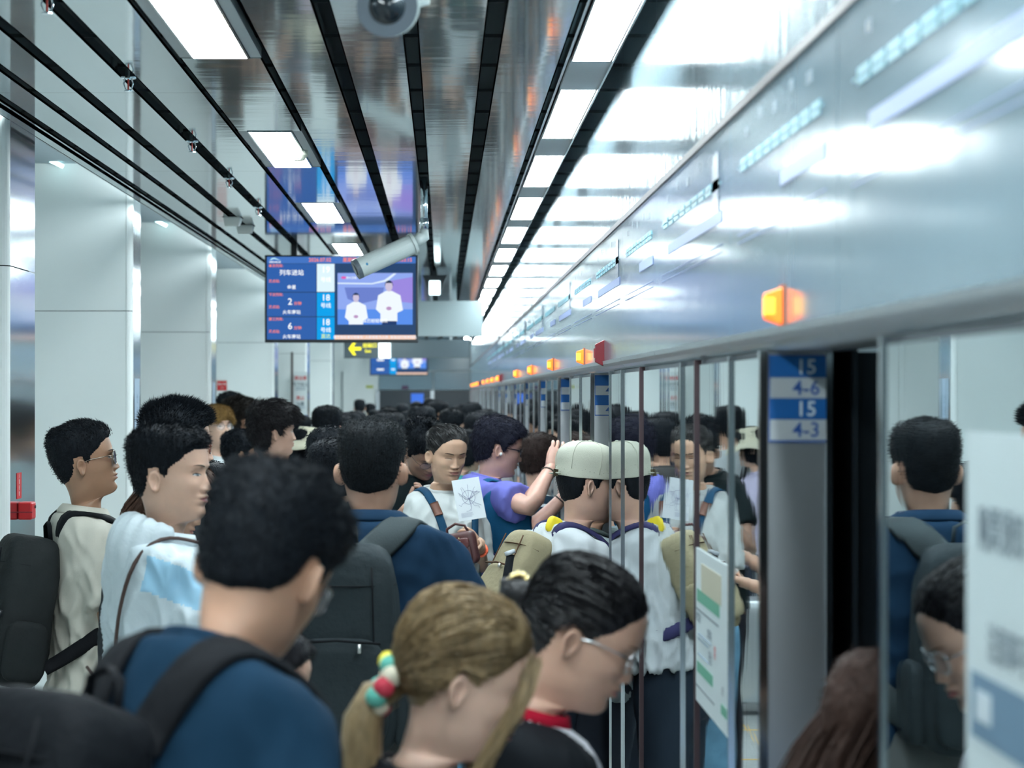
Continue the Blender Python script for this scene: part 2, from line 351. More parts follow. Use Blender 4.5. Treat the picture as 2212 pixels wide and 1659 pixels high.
class Person:
    """A standing figure. Local frame: feet at the origin, facing +y, z up."""
    def __init__(s, name_label, loc, yaw, H=1.75, group=None, hy=0, hp=0, hr=0, lean=0, side=0, fem=0, wide=1, res=1, skin=(.50,.33,.24), headscale=1, crouch=0, nk=0):
        s.nk = nk
        s.s = H/1.75; s.hy, s.hp, s.hr = map(math.radians, (hy, hp, hr)); s.lean = math.radians(lean); s.side = math.radians(side)
        s.zc = 1.505; s.fem = fem; s.wide = wide; s.res = res; s.hs = headscale
        s.root = empty('person', (loc[0], loc[1], 0), math.radians(yaw), label=name_label, cat='person', group=group)
        s.yaw = math.radians(yaw); s.loc = Vector((loc[0], loc[1], 0))
        sk = tuple(round(c, 3) for c in skin); s.mskin = mat('skin_%s' % (sk,), skin, .48, sss=.12, var=.06, vscale=25)
    # ---- deformations ----
    def bend(s, v):                             # lean of the trunk about the hips
        v = np.array(v, float).reshape(-1, 3); w_ = sm(.86, 1.22, v[:,2])
        if s.lean or s.side:
            a = -s.lean*w_; y = v[:,1]; z = v[:,2]-.93; ny = y*np.cos(a)-z*np.sin(a); nz = y*np.sin(a)+z*np.cos(a)
            v[:,1] = ny; v[:,2] = nz+.93
            if s.side:
                a = s.side*w_; x = v[:,0]; z = v[:,2]-.93; v[:,0] = x*np.cos(a)+z*np.sin(a); v[:,2] = -x*np.sin(a)+z*np.cos(a)+.93
        return v
    def fin(s, v): return s.bend(v)*s.s
    def headrot(s, v, w_):                      # v in chin coordinates; w_ weight per vertex
        piv = np.array((0, -.025, -.045)); p = (v-piv)
        w1 = np.broadcast_to(w_, (len(p),)); x, y, z = p.T
        a = s.hr*w1; x, z = x*np.cos(a)+z*np.sin(a), -x*np.sin(a)+z*np.cos(a)
        a = -(s.hp-s.lean*.0)*w1; y, z = y*np.cos(a)-z*np.sin(a), y*np.sin(a)+z*np.cos(a)
        a = s.hy*w1; x, y = x*np.cos(a)-y*np.sin(a), x*np.sin(a)+y*np.cos(a)
        return np.stack((x, y, z), 1)+piv
    def H_(s, v):                               # head space (rigid) -> local
        v = np.array(v, float).reshape(-1, 3)
        return s.fin(s.headrot(v*s.hs, 1.0)+np.array((0,0,s.zc-s.nk)))
    def grid(s, upto=None, nc=None, step=None, off=0):
        res = s.res; nc = nc or (72 if res > .8 else 44 if res > .4 else 28)
        st = (lambda t: .12 if t < 9 and t > 4 else .16) if res > .8 else (lambda t: .26 if t < 14 else .34) if res > .4 else (lambda t: .5)
        ts = [0.]; top = (upto if upto is not None else len(RINGS)-1)
        while ts[-1] < top-1e-6: ts.append(min(top, ts[-1]+(st(ts[-1]) if ts[-1] < 16 else st(ts[-1])*2.4)))
        ts = np.array(ts); R = crom(RINGS, ts)
        u = np.linspace(-1, 1, nc, endpoint=False); th = math.pi*(np.sign(u)*np.abs(u)**1.35)      # columns crowd at the face
        T, TH = np.meshgrid(ts, th, indexing='ij'); R = np.repeat(R[:, None, :], nc, 1)
        n = np.where(T < 16, 2.35, 2.25); c, sn = np.cos(TH), np.sin(TH); e = 2/n
        wide = np.where(T > 19, 1+(s.wide-1)*np.clip((T-19)/2, 0, 1), 1); fw = np.where(T > 18, 1-.1*s.fem, 1-.035*s.fem)
        xx = R[...,4]*np.sign(sn)*np.abs(sn)**e*wide*fw; cc = np.sign(c)*np.abs(c)**e
        yy = (R[...,0]+R[...,2])/2+(R[...,0]-R[...,2])/2*cc; zz = (R[...,1]+R[...,3])/2+(R[...,1]-R[...,3])/2*cc
        # narrow the lower face towards the chin
        k = np.interp(T, [8, 10.5, 13, 15, 16.5], [0, .10, .22, .12, 0])*(1+.25*s.fem); xx *= 1-k*np.clip(cc, 0, 1)
        v = np.stack((xx, yy, zz), -1).reshape(-1, 3); v = face_shape(v, TH.reshape(-1), s.fem)
        return v, T.reshape(-1), TH.reshape(-1), len(ts), nc
    @staticmethod
    def gfaces(nr, nc, closed_ends=True):
        f = [(i*nc+k, (i+1)*nc+k, (i+1)*nc+(k+1)%nc, i*nc+(k+1)%nc) for i in range(nr-1) for k in range(nc)]
        if closed_ends: f.append(tuple(range(nc))); f.append(tuple((nr-1)*nc+k for k in range(nc-1, -1, -1)))
        return f
    def wt(s, T): return 1-sm(15.2, 20.5, T)
    def ear(s, mb, side):
        nu, nr = (18, 7) if s.res > .4 else (10, 5); V = []
        for j in range(nr):
            r = j/(nr-1)
            for i in range(nu):
                a = 2*math.pi*i/nu; ey = math.cos(a)*.0155*(1+.12*math.sin(a)); ez = math.sin(a)*.0295
                ey *= (1 if math.sin(a) > -.2 else .8)
                h = .002+.011*np.interp(r, [0,.35,.62,.80,.93,1], [.15,.25,.75,1.0,.85,.1])
                tilt = .010*(-math.cos(a))*r
                V.append((side*(.0715+h*1.0+tilt+.004), -.006+ey*r-(.004), .100+ez*r-.10*ey*r))
        Fc = [(j*nu+i, j*nu+(i+1)%nu, (j+1)*nu+(i+1)%nu, (j+1)*nu+i) for j in range(nr-1) for i in range(nu)]
        V2 = [(side*.066, v[1]*.9, .1+(v[2]-.1)*.9) for v in V[-nu:]]; V += V2; b = nr*nu
        Fc += [(b-nu+i, b-nu+(i+1)%nu, b+(i+1)%nu, b+i) for i in range(nu)]
        if side < 0: Fc = [q[::-1] for q in Fc]
        mb.add(s.H_(np.array(V)), Fc)
    def hand(s, mb, wr, d, n, curl=.35, side=1, spread=.12, thumb=.5, sc=1, fingers=None):
        """wrist point, direction of the fingers, palm normal (all local, before fin)."""
        d = Vector(d).normalized(); n = Vector(n); n = (n-d*n.dot(d)).normalized(); x = d.cross(n)*side
        q = MB(); wr = Vector(wr); nn = 10; V = []; pr = [(0,.026,.018),(.02,.032,.017),(.05,.040,.015),(.078,.041,.0125),(.09,.038,.011)]
        for l, a, b in pr:
            for k in range(nn):
                t = 2*math.pi*k/nn; V.append(tuple(wr+d*l*sc+x*(a*math.cos(t)*sc)+n*(b*math.sin(t)*sc)))
        Fc = [(i*nn+k, i*nn+(k+1)%nn, (i+1)*nn+(k+1)%nn, (i+1)*nn+k) for i in range(len(pr)-1) for k in range(nn)]+[tuple(range(nn-1,-1,-1)), tuple((len(pr)-1)*nn+k for k in range(nn))]
        q.add(V, Fc)
        for j, (ox, L) in enumerate(((-.029,.070),(-.010,.079),(.010,.074),(.028,.058))):
            cu = fingers[j] if fingers else curl*(1+.08*j)
            p = wr+d*.084*sc+x*ox*sc; a = 0; pts = [p-d*.012*sc, p]; dd = (d+x*(ox/.03)*spread)
            for seg, fr in enumerate((.45,.31,.24)):
                a += cu*(.7, 1.1, .8)[seg]; p = p+(dd*math.cos(a)+n*math.sin(a)).normalized()*(L*fr*sc); pts.append(p)
            q.tube(pts, [.0085*sc,.0088*sc,.0080*sc,.0073*sc,.0052*sc], 8)
        p = wr+d*.022*sc-x*.024*sc+n*.004; td = (d*.62-x*.72+n*thumb*.8).normalized(); t2 = (d*.9-x*.25+n*thumb).normalized()
        q.tube([p, p+td*.034*sc, p+td*.034*sc+t2*.030*sc, p+td*.034*sc+t2*.052*sc], [.015*sc,.0115*sc,.0098*sc,.006*sc], 8)
        mb.add(s.fin(q.arr()), q.f)
    # ---- body: one mesh ----
    def body(s, arms, hands=True, bare=False):
        """arms: {side: (elbow_dir, fore_dir)} in local axes; side +1 is the figure's right (+x)."""
        s.arms = {}
        v, T, TH, nr, nc = s.grid(); w_ = s.wt(T); v = v*np.where(T < 17, s.hs, 1)[:, None]
        vv = s.headrot(v, w_)+np.array((0,0,s.zc)); vv[:,2] -= s.nk*(1-sm(16,19.5,T)); s.g = (v, T, TH, nr, nc)
        mb = MB(); mb.add(s.fin(vv), [q[::-1] for q in s.gfaces(nr, nc)])
        s.ear(mb, 1); s.ear(mb, -1)
        n = 12 if s.res > .4 else 8
        for sd, a in arms.items():
            sh = Vector((sd*.160*s.wide*(1-.1*s.fem), -.012, 1.385)); ed, fd = Vector(a[0]).normalized(), Vector(a[1]).normalized()
            k = 1-.14*s.fem; el = sh+ed*.285; wr = el+fd*.245
            pts = [sh+Vector((-sd*.03,0,-.01)), sh.lerp(el,.3), sh.lerp(el,.65), el, el.lerp(wr,.22), el.lerp(wr,.6), wr, wr+fd*.015]
            fat = 1+(s.wide-1)*.8
            rad = [.030*k*fat,.045*k*fat,.043*k*fat,.039*k*fat,.041*k*fat,.034*k,.0265*k,.0255*k]
            # round the elbow
            q = MB(); q.tube(pts, rad, n); mb.add(s.fin(q.arr()), q.f)
            s.arms[sd] = (sh, el, wr, fd)
            if hands:
                hn = a[2] if len(a) > 2 else (-sd, 0, 0); hd = a[3] if len(a) > 3 else fd; cu = a[4] if len(a) > 4 else .4
                if s.res > .4: s.hand(mb, wr, hd, hn, curl=cu, side=sd, sc=.95 if s.fem else 1.02)
                else: s.hand(mb, wr, hd, hn, curl=cu, side=sd)
        # legs down to the ankles
        for sd in (1, -1):
            q = MB(); q.tube([(sd*.085,-.01,.86),(sd*.09,0,.5),(sd*.095,-.015,.28),(sd*.10,-.02,.08)], [.060,.044,.042,.032], n); mb.add(q.arr()*s.s, q.f)
        s.b = mb.build('body', s.mskin, s.root, smooth=True); return s
    def surf(s, x, z):                          # front face surface in head space
        if not hasattr(s, '_ft'):
            v, T, TH, nr, nc = s.g; m = (T < 16) & (np.abs(TH) < 1.75); s._ft = (v[m][:,0]/s.hs, v[m][:,2]/s.hs, v[m][:,1]/s.hs)
        X_, Z_, Y_ = s._ft; out = []
        for a, b in zip(np.atleast_1d(x), np.atleast_1d(z)):
            d = (X_-a)**2+(Z_-b)**2; i = np.argsort(d)[:5]; w_ = 1/(d[i]+2e-7); out.append(float((Y_[i]*w_).sum()/w_.sum()))
        return np.array(out)
    def patch(s, name, outline, m, off=.0008, n=None):   # outline: list of (x, z_low, z_high)
        V = []; xs = np.array([o[0] for o in outline]); k = 4
        for o in outline:
            for j in range(k): V.append((o[0], 0, o[1]+(o[2]-o[1])*j/(k-1)))
        V = np.array(V); V[:,1] = s.surf(V[:,0], V[:,2])+off
        Fc = [(i*k+j, (i+1)*k+j, (i+1)*k+j+1, i*k+j+1) for i in range(len(outline)-1) for j in range(k-1)]
        return MB().add(s.H_(V), Fc).build(name, m, s.root, smooth=True)
    def face(s, open_=.7, lip=(.42,.16,.14), brow=(.02,.016,.014), mouth=0, browth=1, lipth=1):
        mb_ = mat('brow_%s' % (brow,), brow, .8); ml = mat('lip_%s' % (lip,), lip, .45)
        for sd in (1, -1):
            xs = np.linspace(.0125, .050, 9)
            ol = [(sd*x, .1350+.0045*math.sin((x-.0125)/.0375*2.2)-.0012*browth*(1-((x-.024)/.026)**2 if 1 else 1), .1350+.0045*math.sin((x-.0125)/.0375*2.2)+.0022*browth*(max(.25, 1-((x-.026)/.028)**2))) for x in xs]
            s.patch('eyebrow', ol, mb_, .0016)
            xs = np.linspace(.0175, .0455, 9); zc = .1150; ol = []; lid = []
            for x in xs:
                u = (x-.0175)/.028; h = math.sin(math.pi*u)**.8; lo = zc-.0032*h*open_+.0008*u; hi = zc+.0050*h*open_+.0008*u
                ol.append((sd*x, lo, max(hi, lo+.0003))); lid.append((sd*x, hi-.0004, hi+.0018))
            if open_ > .35:
                s.patch('eye', ol, mat('eye_white', (.55,.55,.54), .25), .0014)
                c = sd*(EYE_X+.0); r = .0050; V = [(c, 0, zc+.0008)]+[(c+r*math.cos(t), 0, zc+.0008+min(r*math.sin(t), .0048*open_-.0006) if math.sin(t) > 0 else zc+.0008+max(r*math.sin(t), -.0034*open_)) for t in np.linspace(0, 2*math.pi, 15)[:-1]]
                V = np.array(V); V[:,1] = s.surf(V[:,0], V[:,2])+.0023
                MB().add(s.H_(V), [(0, 1+i, 1+(i+1)%14) for i in range(14)]).build('iris', mat('iris', (.012,.008,.006), .15), s.root)
            s.patch('eyelash', lid, mat('lash', (.015,.01,.01), .7), .0022)
        xs = np.linspace(-.0225, .0225, 11); up = []; lo = []
        for x in xs:
            u = 1-(abs(x)/.0225)**2; c = .0542+mouth*.0
            up.append((x, c, c+.0002+.0072*lipth*u*(1-.18*math.exp(-(x/.004)**2)))); lo.append((x, c-.0002-.0080*lipth*u**.9, c))
        s.patch('lips', up+[], ml, .0011); s.patch('lips', lo, ml, .0011)
        s.patch('lips', [(x, .0542-.0007*(1-(abs(x)/.024)**2), .0542+.0007*(1-(abs(x)/.024)**2)) for x in np.linspace(-.023,.023,9)], mat('mouth_line', (.10,.03,.03), .7), .0018)
        V = []; Fc = []
        for sd in (1, -1):
            n = len(V); V += [(sd*(.0075+.0035*math.cos(t)), 0, .0733+.0016*math.sin(t)) for t in np.linspace(0, 2*math.pi, 9)[:-1]]; Fc.append(tuple(range(n, n+8)))
        V = np.array(V); V[:,1] = s.surf(V[:,0], V[:,2])+.0020
        MB().add(s.H_(V), Fc).build('nostrils', mat('nostril', (.06,.02,.015), .8), s.root)
        return s
    # ---- hair ----
    def hairline(s, TH, style):
        a = np.degrees(np.abs(TH))
        base = {'short': ([0,30,48,58,66,74,80,85,90,100,106,116,135,180], [.176,.176,.166,.150,.140,.128,.100,.100,.130,.128,.095,.068,.055,.045]),
                'fade':  ([0,30,48,58,66,74,80,85,90,100,106,116,135,180], [.178,.178,.166,.152,.144,.136,.110,.108,.134,.132,.105,.082,.062,.05]),
                'bang':  ([0,30,48,58,66,74,80,85,90,100,106,116,135,180], [.150,.150,.148,.146,.136,.122,.094,.095,.122,.120,.085,.050,.030,.020]),
                'pulled':([0,15,30,48,58,66,74,80,86,100,108,118,135,180], [.199,.196,.188,.172,.154,.142,.130,.112,.120,.134,.110,.078,.055,.045]),
                'cover': ([0,28,40,52,60,74,86,100,118,135,180], [.168,.160,.130,.085,.05,.03,.02,.02,.0,-.01,-.02])}[style]
        return np.interp(a, *base)
    def hair(s, style='short', top=.022, sidet=.008, col=(.012,.012,.014), front=0, rough=.62, lump=.004, blades=0, bl=.012, lift=.5, flow=None, soft=.016, name='hair', sheen=.12):
        v, T, TH, nr, nc = s.grid(upto=18, nc=int((96 if s.res > .8 else 52 if s.res > .4 else 28)))
        z = v[:,2]; zl = s.hairline(TH, style); m = sm(-.0005, soft, z-zl)
        cen = np.array((0, -.008, .125)); d = v-cen; L = np.linalg.norm(d, axis=1)[:, None]; nrm = d/np.maximum(L, 1e-6)
        tt = sidet+(top-sidet)*sm(.135, .215, z); tt = tt+front*sm(.05,.1,v[:,1])*sm(.15,.19,z)
        lum = lump*vnoise(v, 38, s.loc.x*3)+lump*.5*vnoise(v, 95, s.loc.y)
        t = np.where(z-zl > -.0005, .0012*sm(-.0005,.003,z-zl)+m*np.maximum(tt+lum*np.clip(tt/.02, .3, 1.3), .001), -.006)
        t = np.where(T < 16.5, t, -.008); hv = v+nrm*t[:, None]; hv[:,2] = np.where(t < 0, np.minimum(hv[:,2], v[:,2]), hv[:,2])
        hm = mat('hair_%s_%s' % (col, rough), col, rough, var=.25, vscale=70, bump=.5, bscale=140, bstretch=(1,1,.35), spec=sheen)
        s.hairmat = hm; mb = MB(); dd = hv-cen; rr = np.linalg.norm(dd, axis=1); s.shell = (dd/rr[:,None], rr); mb.add(s.H_(hv), [q[::-1] for q in s.gfaces(nr, nc)])
        if blades:
            ok = np.where((m > .25) & (T < 16))[0]; pick = rng.choice(ok, blades, p=(m[ok]*(.4+np.sqrt(np.maximum(v[ok,0]**2+v[ok,1]**2, 1e-4)))).clip(1e-6)/((m[ok]*(.4+np.sqrt(np.maximum(v[ok,0]**2+v[ok,1]**2, 1e-4)))).clip(1e-6)).sum())
            p = hv[pick]+rng.normal(0, .0035, (blades, 3)); nn = nrm[pick]; th = np.arctan2(p[:,0], p[:,1])
            tang = np.stack((np.zeros(blades), np.full(blades, .8), np.full(blades, -.5)), 1) if flow is None else np.tile(np.array(flow, float), (blades, 1))
            tang = tang+rng.normal(0, .35, (blades, 3)); tang -= nn*(tang*nn).sum(1)[:, None]; tang /= np.linalg.norm(tang, axis=1)[:, None]
            ln = bl*(.6+.8*rng.random(blades))*np.clip(tt[pick]/top, .25, 1); tip = p+(nn*lift+tang*(1-lift)*1.3)*ln[:, None]
            sd_ = np.cross(tip-p, rng.normal(0, 1, (blades, 3))); sd_ /= np.maximum(np.linalg.norm(sd_, axis=1), 1e-9)[:, None]; w_ = .0011 if s.res > .8 else .0022
            base = p-nn*.002; V = np.stack((base-sd_*w_, base+sd_*w_, tip), 1).reshape(-1, 3)
            mb.add(s.H_(V), [(3*i, 3*i+1, 3*i+2) for i in range(blades)])
        o = mb.build(name, hm, s.root, smooth=True); return s
    def strands(s, paths, n, r, spread, col=None, name='hair_lock', rough=.4, m=None, world=False):
        """flat ribbons scattered around guide paths given in head space"""
        m = m or s.hairmat; mb = MB(); V = []; Fc = []
        for g in paths:
            g = np.array(g, float); k = len(g)
            for i in range(n):
                o1 = rng.normal(0, 1, 3)*spread[0]; o2 = rng.normal(0, 1, 3)*spread[1]; t = np.linspace(0, 1, k)[:, None]
                p = g+o1*(1-t)+o2*t+np.sin(t*6+i)*.001; d = np.gradient(p, axis=0); sd_ = np.cross(d, rng.normal(0,1,3)); sd_ /= np.maximum(np.linalg.norm(sd_, axis=1), 1e-9)[:, None]
                ww = r*np.sin(np.pi*np.clip(t*.9+.08, 0, 1))**.5; b = len(V)
                for j in range(k): V.append(p[j]-sd_[j]*ww[j]); V.append(p[j]+sd_[j]*ww[j])
                Fc += [(b+2*j, b+2*j+1, b+2*j+3, b+2*j+2) for j in range(k-1)]
        mb.add(np.array(V) if world else s.H_(np.array(V)), Fc); return mb.build(name, m, s.root, smooth=True)
    def locks(s, tubes, name='hair_lock', m=None, n=12, flat=None, world=False):
        mb = MB()
        for pts, rad in tubes:
            q = MB(); q.tube(pts, rad, n, flat=flat); v = q.arr(); v = v+.003*vnoise(v, 60)[:, None]*np.array((1,1,.2)); mb.add(v if world else s.H_(v), q.f)
        return mb.build(name, m or s.hairmat, s.root, smooth=True)
    # ---- clothing ----
    def shirt(s, col, sleeve=.6, hem=.84, loose=.014, name='shirt', m=None, fold=.006, voxel=None, collar=None, neck=19.1, puff=1, rough=.9, vneck=0):
        m = m or mat('cloth_%s' % (tuple(round(c,3) for c in col),), col, rough, bump=.12, bscale=500, var=.05, vscale=14, spec=.1)
        nc = 40; ts = np.linspace(neck, 28.2, 34); R = crom(RINGS, ts); th = np.linspace(0, 2*math.pi, nc, endpoint=False)
        T, TH = np.meshgrid(ts, th, indexing='ij'); R = np.repeat(R[:, None, :], nc, 1); c, sn = np.cos(TH), np.sin(TH); e = 2/2.3
        wide = 1+(s.wide-1)*np.clip((T-19)/2, 0, 1); fw = 1-.1*s.fem*np.clip((T-19)/1.5, 0, 1); off = loose*np.clip((T-neck)/1.6+.15, 0, 1)+.012*np.clip((T-24)/4, 0, 1)*puff
        xx = (R[...,4]*wide*fw+off)*np.sign(sn)*np.abs(sn)**e; cc = np.sign(c)*np.abs(c)**e; y0, y1 = R[...,0]*(1+(wide-1)*1.4)+off, R[...,2]-off
        if s.fem: y0 = y0+.022*np.exp(-((T-24.6)/1.0)**2)
        yy = (y0+y1)/2+(y0-y1)/2*cc; zz = (R[...,1]+R[...,3])/2+(R[...,1]-R[...,3])/2*cc+s.zc+.004*np.clip(1-(T-neck), 0, 1)
        lo = zz[-1].mean(); zz = np.where(zz < 1.2, 1.2+(zz-1.2)*(1.2-hem)/(1.2-lo), zz)
        mb = MB(); mb.add(np.stack((xx,yy,zz), -1).reshape(-1,3), [q[::-1] for q in s.gfaces(len(ts), nc)])
        for sd, (sh, el, wr, fd) in s.arms.items():
            if sleeve <= 0: continue
            L = [sh+Vector((-sd*.07,0,-.012)), sh+(el-sh)*.08+Vector((-sd*.012,0,-.008)), sh.lerp(el,.35)]; k = (1-.12*s.fem)*(1+(s.wide-1)*.9); rr = [.040*k, .056*k+loose*.3, .057*k+loose*.7]
            if sleeve <= 1: L += [sh.lerp(el, max(.4, sleeve))]; rr += [.056*k+loose*1.0*puff]
            else:
                L += [sh.lerp(el,.7), el, el.lerp(wr,.3), el.lerp(wr, min(1, sleeve-1))]; rr += [.052*k+loose*.9, .048*k+loose*.9, .046*k+loose*.7, .034*k+loose*.5]
            mb.tube(L, rr, 18)
        if s.res > .8: vx = voxel or .0095
        else: vx = voxel or (.012 if s.res > .4 else .02)
        o = mb.build(name, m, s.root, tf=s.bend)
        md = o.modifiers.new('r', 'REMESH'); md.mode = 'VOXEL'; md.voxel_size = vx; sm_ = o.modifiers.new('s', 'SMOOTH'); sm_.iterations = 9 if s.res > .4 else 3; sm_.factor = .6
        dg = bpy.context.evaluated_depsgraph_get(); ev = o.evaluated_get(dg); me = bpy.data.meshes.new_from_object(ev)
        o.modifiers.clear(); old = o.data; o.data = me; bpy.data.meshes.remove(old)
        n = len(me.vertices); v = np.empty(n*3); me.vertices.foreach_get('co', v); v = v.reshape(-1,3); nr = np.empty(n*3); me.vertices.foreach_get('normal', nr); nr = nr.reshape(-1,3)
        if fold:
            q = v*np.array((1,1,.55)); f1 = vnoise(q+.03*vnoise(q, 9, 2)[:,None], 24, s.loc.x*5+1); f2 = vnoise(q+.01*vnoise(q, 30)[:,None], 52, s.loc.y*3)
            amp = fold*(.5+.8*sm(1.38, 1.1, v[:,2]))*sm(1.50,1.40,v[:,2]); v = v+nr*(((1-np.abs(f1)*2.2)*.9-.2+.4*f2)*amp)[:,None]
        v *= s.s; me.vertices.foreach_set('co', v.reshape(-1)); me.polygons.foreach_set('use_smooth', [True]*len(me.polygons)); me.materials.clear(); me.materials.append(m); me.update()
        s.shirt_ob = o
        if collar: s.rib(*collar)
        return s
    def ringpts(s, t, off, n=36, dz=0):
        R = crom(RINGS, np.array([t]))[0]; th = np.linspace(0, 2*math.pi, n, endpoint=False); e = 2/2.3; c, sn = np.cos(th), np.sin(th); fw = 1-.1*s.fem*min(1, max(0, (t-19)/1.5))
        xx = (R[4]*fw+off)*np.sign(sn)*np.abs(sn)**e; cc = np.sign(c)*np.abs(c)**e; y0, y1 = R[0]+off, R[2]-off
        return np.stack((xx, (y0+y1)/2+(y0-y1)/2*cc, (R[1]+R[3])/2+(R[1]-R[3])/2*cc+s.zc+dz), 1)
    def rib(s, col, r=.006, t=19.25, off=.006, name='neck_rib', hgt=2.0, m=None):
        P = s.ringpts(t, off); m = m or mat('cloth_%s' % (tuple(round(c,3) for c in col),), col, .9, bump=.12, bscale=500, var=.05, vscale=14, spec=.1)
        n = len(P); k = 6; V = []
        for i in range(n):
            o = P[i]-P.mean(0); o[2] = 0; o /= np.linalg.norm(o)
            for j in range(k):
                a = 2*math.pi*j/k; V.append(P[i]+o*r*math.cos(a)+np.array((0,0,r*hgt*math.sin(a))))
        Fc = [(i*k+j, ((i+1)%n)*k+j, ((i+1)%n)*k+(j+1)%k, i*k+(j+1)%k) for i in range(n) for j in range(k)]
        MB().add(s.fin(np.array(V)), Fc).build(name, m, s.root, smooth=True); return s
    def polo_collar(s, col, h=.034, m=None):
        A = s.ringpts(18.8, .006, 40, .020); B = s.ringpts(18.9, .014, 40, .024); C = s.ringpts(20.0, .018, 40, .002)
        m = m or mat('cloth_%s' % (tuple(round(c,3) for c in col),), col, .9, bump=.12, bscale=500, var=.05, vscale=14, spec=.1)
        V = []; n = 40
        for i in range(n):
            V += [A[i], B[i], B[i]*.45+C[i]*.55+np.array((0,0,.004)), C[i]+np.array((0,0,.004)), C[i]+np.array((0,0,-.002))]
        Fc = [(i*5+j, ((i+1)%n)*5+j, ((i+1)%n)*5+j+1, i*5+j+1) for i in range(1, n-1) for j in range(4)]
        o = MB().add(s.fin(np.array(V)), Fc).build('collar', m, s.root, smooth=True)
        sd = o.modifiers.new('t', 'SOLIDIFY'); sd.thickness = .003; return s
    def legs(s, col, shorts=False, skirt=False, shoe=(.6,.6,.6), loose=1, m=None, waist=.93, name='trousers'):
        m = m or mat('cloth_%s' % (tuple(round(c,3) for c in col),), col, .9, bump=.12, bscale=500, var=.05, vscale=14, spec=.1)
        mb = MB(); wd = s.wide
        mb.tube([(0,-.01,waist+.03),(0,-.01,waist-.02),(0,-.012,.86),(0,-.012,.80)], [.164*wd,.174*wd,.186*wd,.178*wd], 24, flat=.72, up=(0,1,0))
        for sd in (1, -1):
            z1 = .46 if shorts else .06
            q = [(sd*.078,-.012,.86),(sd*.085,-.008,.74),(sd*.09,0,.5),(sd*.095,-.012,.3),(sd*.10,-.02,z1)] if not shorts else [(sd*.078,-.012,.86),(sd*.088,-.008,.72),(sd*.09,0,.58),(sd*.092,0,z1)]
            r = [.098*loose*wd,.096*loose*wd,.074*loose,.068*loose,.060*loose] if not shorts else [.092*loose,.092*loose,.088*loose,.09*loose]
            mb.tube(q, r, 18)
        o = mb.build(name, m, s.root); md = o.modifiers.new('r', 'REMESH'); md.mode = 'VOXEL'; md.voxel_size = .022 if s.res > .4 else .03
        sm_ = o.modifiers.new('s', 'SMOOTH'); sm_.iterations = 4
        ev = o.evaluated_get(bpy.context.evaluated_depsgraph_get()); me = bpy.data.meshes.new_from_object(ev); o.modifiers.clear(); o.data = me
        n = len(me.vertices); v = np.empty(n*3); me.vertices.foreach_get('co', v); v = v.reshape(-1,3); q = v*np.array((1,1,.5)); v[:,:2] *= (1+.035*vnoise(q, 17, 3))[:,None]
        v *= s.s; me.vertices.foreach_set('co', v.reshape(-1)); me.polygons.foreach_set('use_smooth', [True]*len(me.polygons)); me.materials.clear(); me.materials.append(m)
        ms = mat('shoe_%s' % (shoe,), shoe, .6)
        for sd in (1, -1):
            q = MB(); V = []; n = 12; pr = [(-.10,.030,.06),(-.085,.036,.085),(-.03,.038,.085),(.04,.043,.06),(.10,.044,.045),(.14,.036,.032),(.155,.018,.018)]
            for y, a, h in pr:
                for k in range(n):
                    t = 2*math.pi*k/n; V.append((sd*.10+a*math.cos(t), y, max(.001, h/2+h/2*math.sin(t)*1.0)))
            q.add(V, [(i*n+k, i*n+(k+1)%n, (i+1)*n+(k+1)%n, (i+1)*n+k) for i in range(len(pr)-1) for k in range(n)]+[tuple(range(n-1,-1,-1)), tuple((len(pr)-1)*n+k for k in range(n))])
            MB().add(q.arr()*s.s, q.f).build('shoe', ms, s.root, smooth=True)
        return s
    def glasses(s, col=(.02,.015,.015), lens=None, w_=.024, h=.018, r=.0011, metal=0, y=.007, round_=0, z0=.1145):
        m = mat('frame_%s_%s' % (col, metal), col, .25, metal=metal); q = MB(); lz = []
        yy = float(s.surf(0, .112)[0])+y-.001
        for sd in (1, -1):
            c = np.array((sd*.033, yy-.004, z0)); pts = []; n = 20
            for k in range(n+1):
                t = 2*math.pi*k/n; e = .62 if not round_ else 1
                ex, ez = np.sign(math.cos(t))*abs(math.cos(t))**e*w_, np.sign(math.sin(t))*abs(math.sin(t))**e*h
                pts.append((c[0]+ex, c[1]-abs(c[0]+ex)**2*2.2, c[2]+ez-.000))
            q.tube(pts, r, 6); lz.append(pts[:-1])
            a = (sd*(.033+w_), yy-.004-(.033+w_)**2*2.2, z0+.006); q.tube([a, (sd*.070, a[1]-.02, z0+.008), (sd*.077, .02, z0+.006), (sd*.0775, -.004, z0+.000), (sd*.077, -.022, z0-.014)], [r*1.2]*5, 6)
        q.tube([(-.0095, yy-.003, z0+.004), (0, yy+.001, z0+.007), (.0095, yy-.003, z0+.004)], r, 6)
        g = MB().add(s.H_(q.arr()), q.f).build('glasses', m, s.root, smooth=True)
        lm = mat('lens_%s' % (lens,), lens or (.9,.95,1), .2 if lens else .02, alpha=1 if lens else .16, spec=.15 if lens else 1)
        for p in lz:
            c = np.mean(p, 0); MB().add(s.H_([c]+[tuple(x) for x in p]), [(0, 1+i, 1+(i+1)%len(p)) for i in range(len(p))]).build('lens', lm, g)
        return s
    def world(s, v):                            # local (before fin) -> world
        return s.root.matrix_basis @ Vector(s.fin([tuple(v)])[0])
    def headworld(s, v):
        M = Matrix.Translation(s.loc) @ Matrix.Rotation(s.yaw, 4, 'Z'); return M @ Vector(s.H_([tuple(v)])[0])
    def adj(s): return s

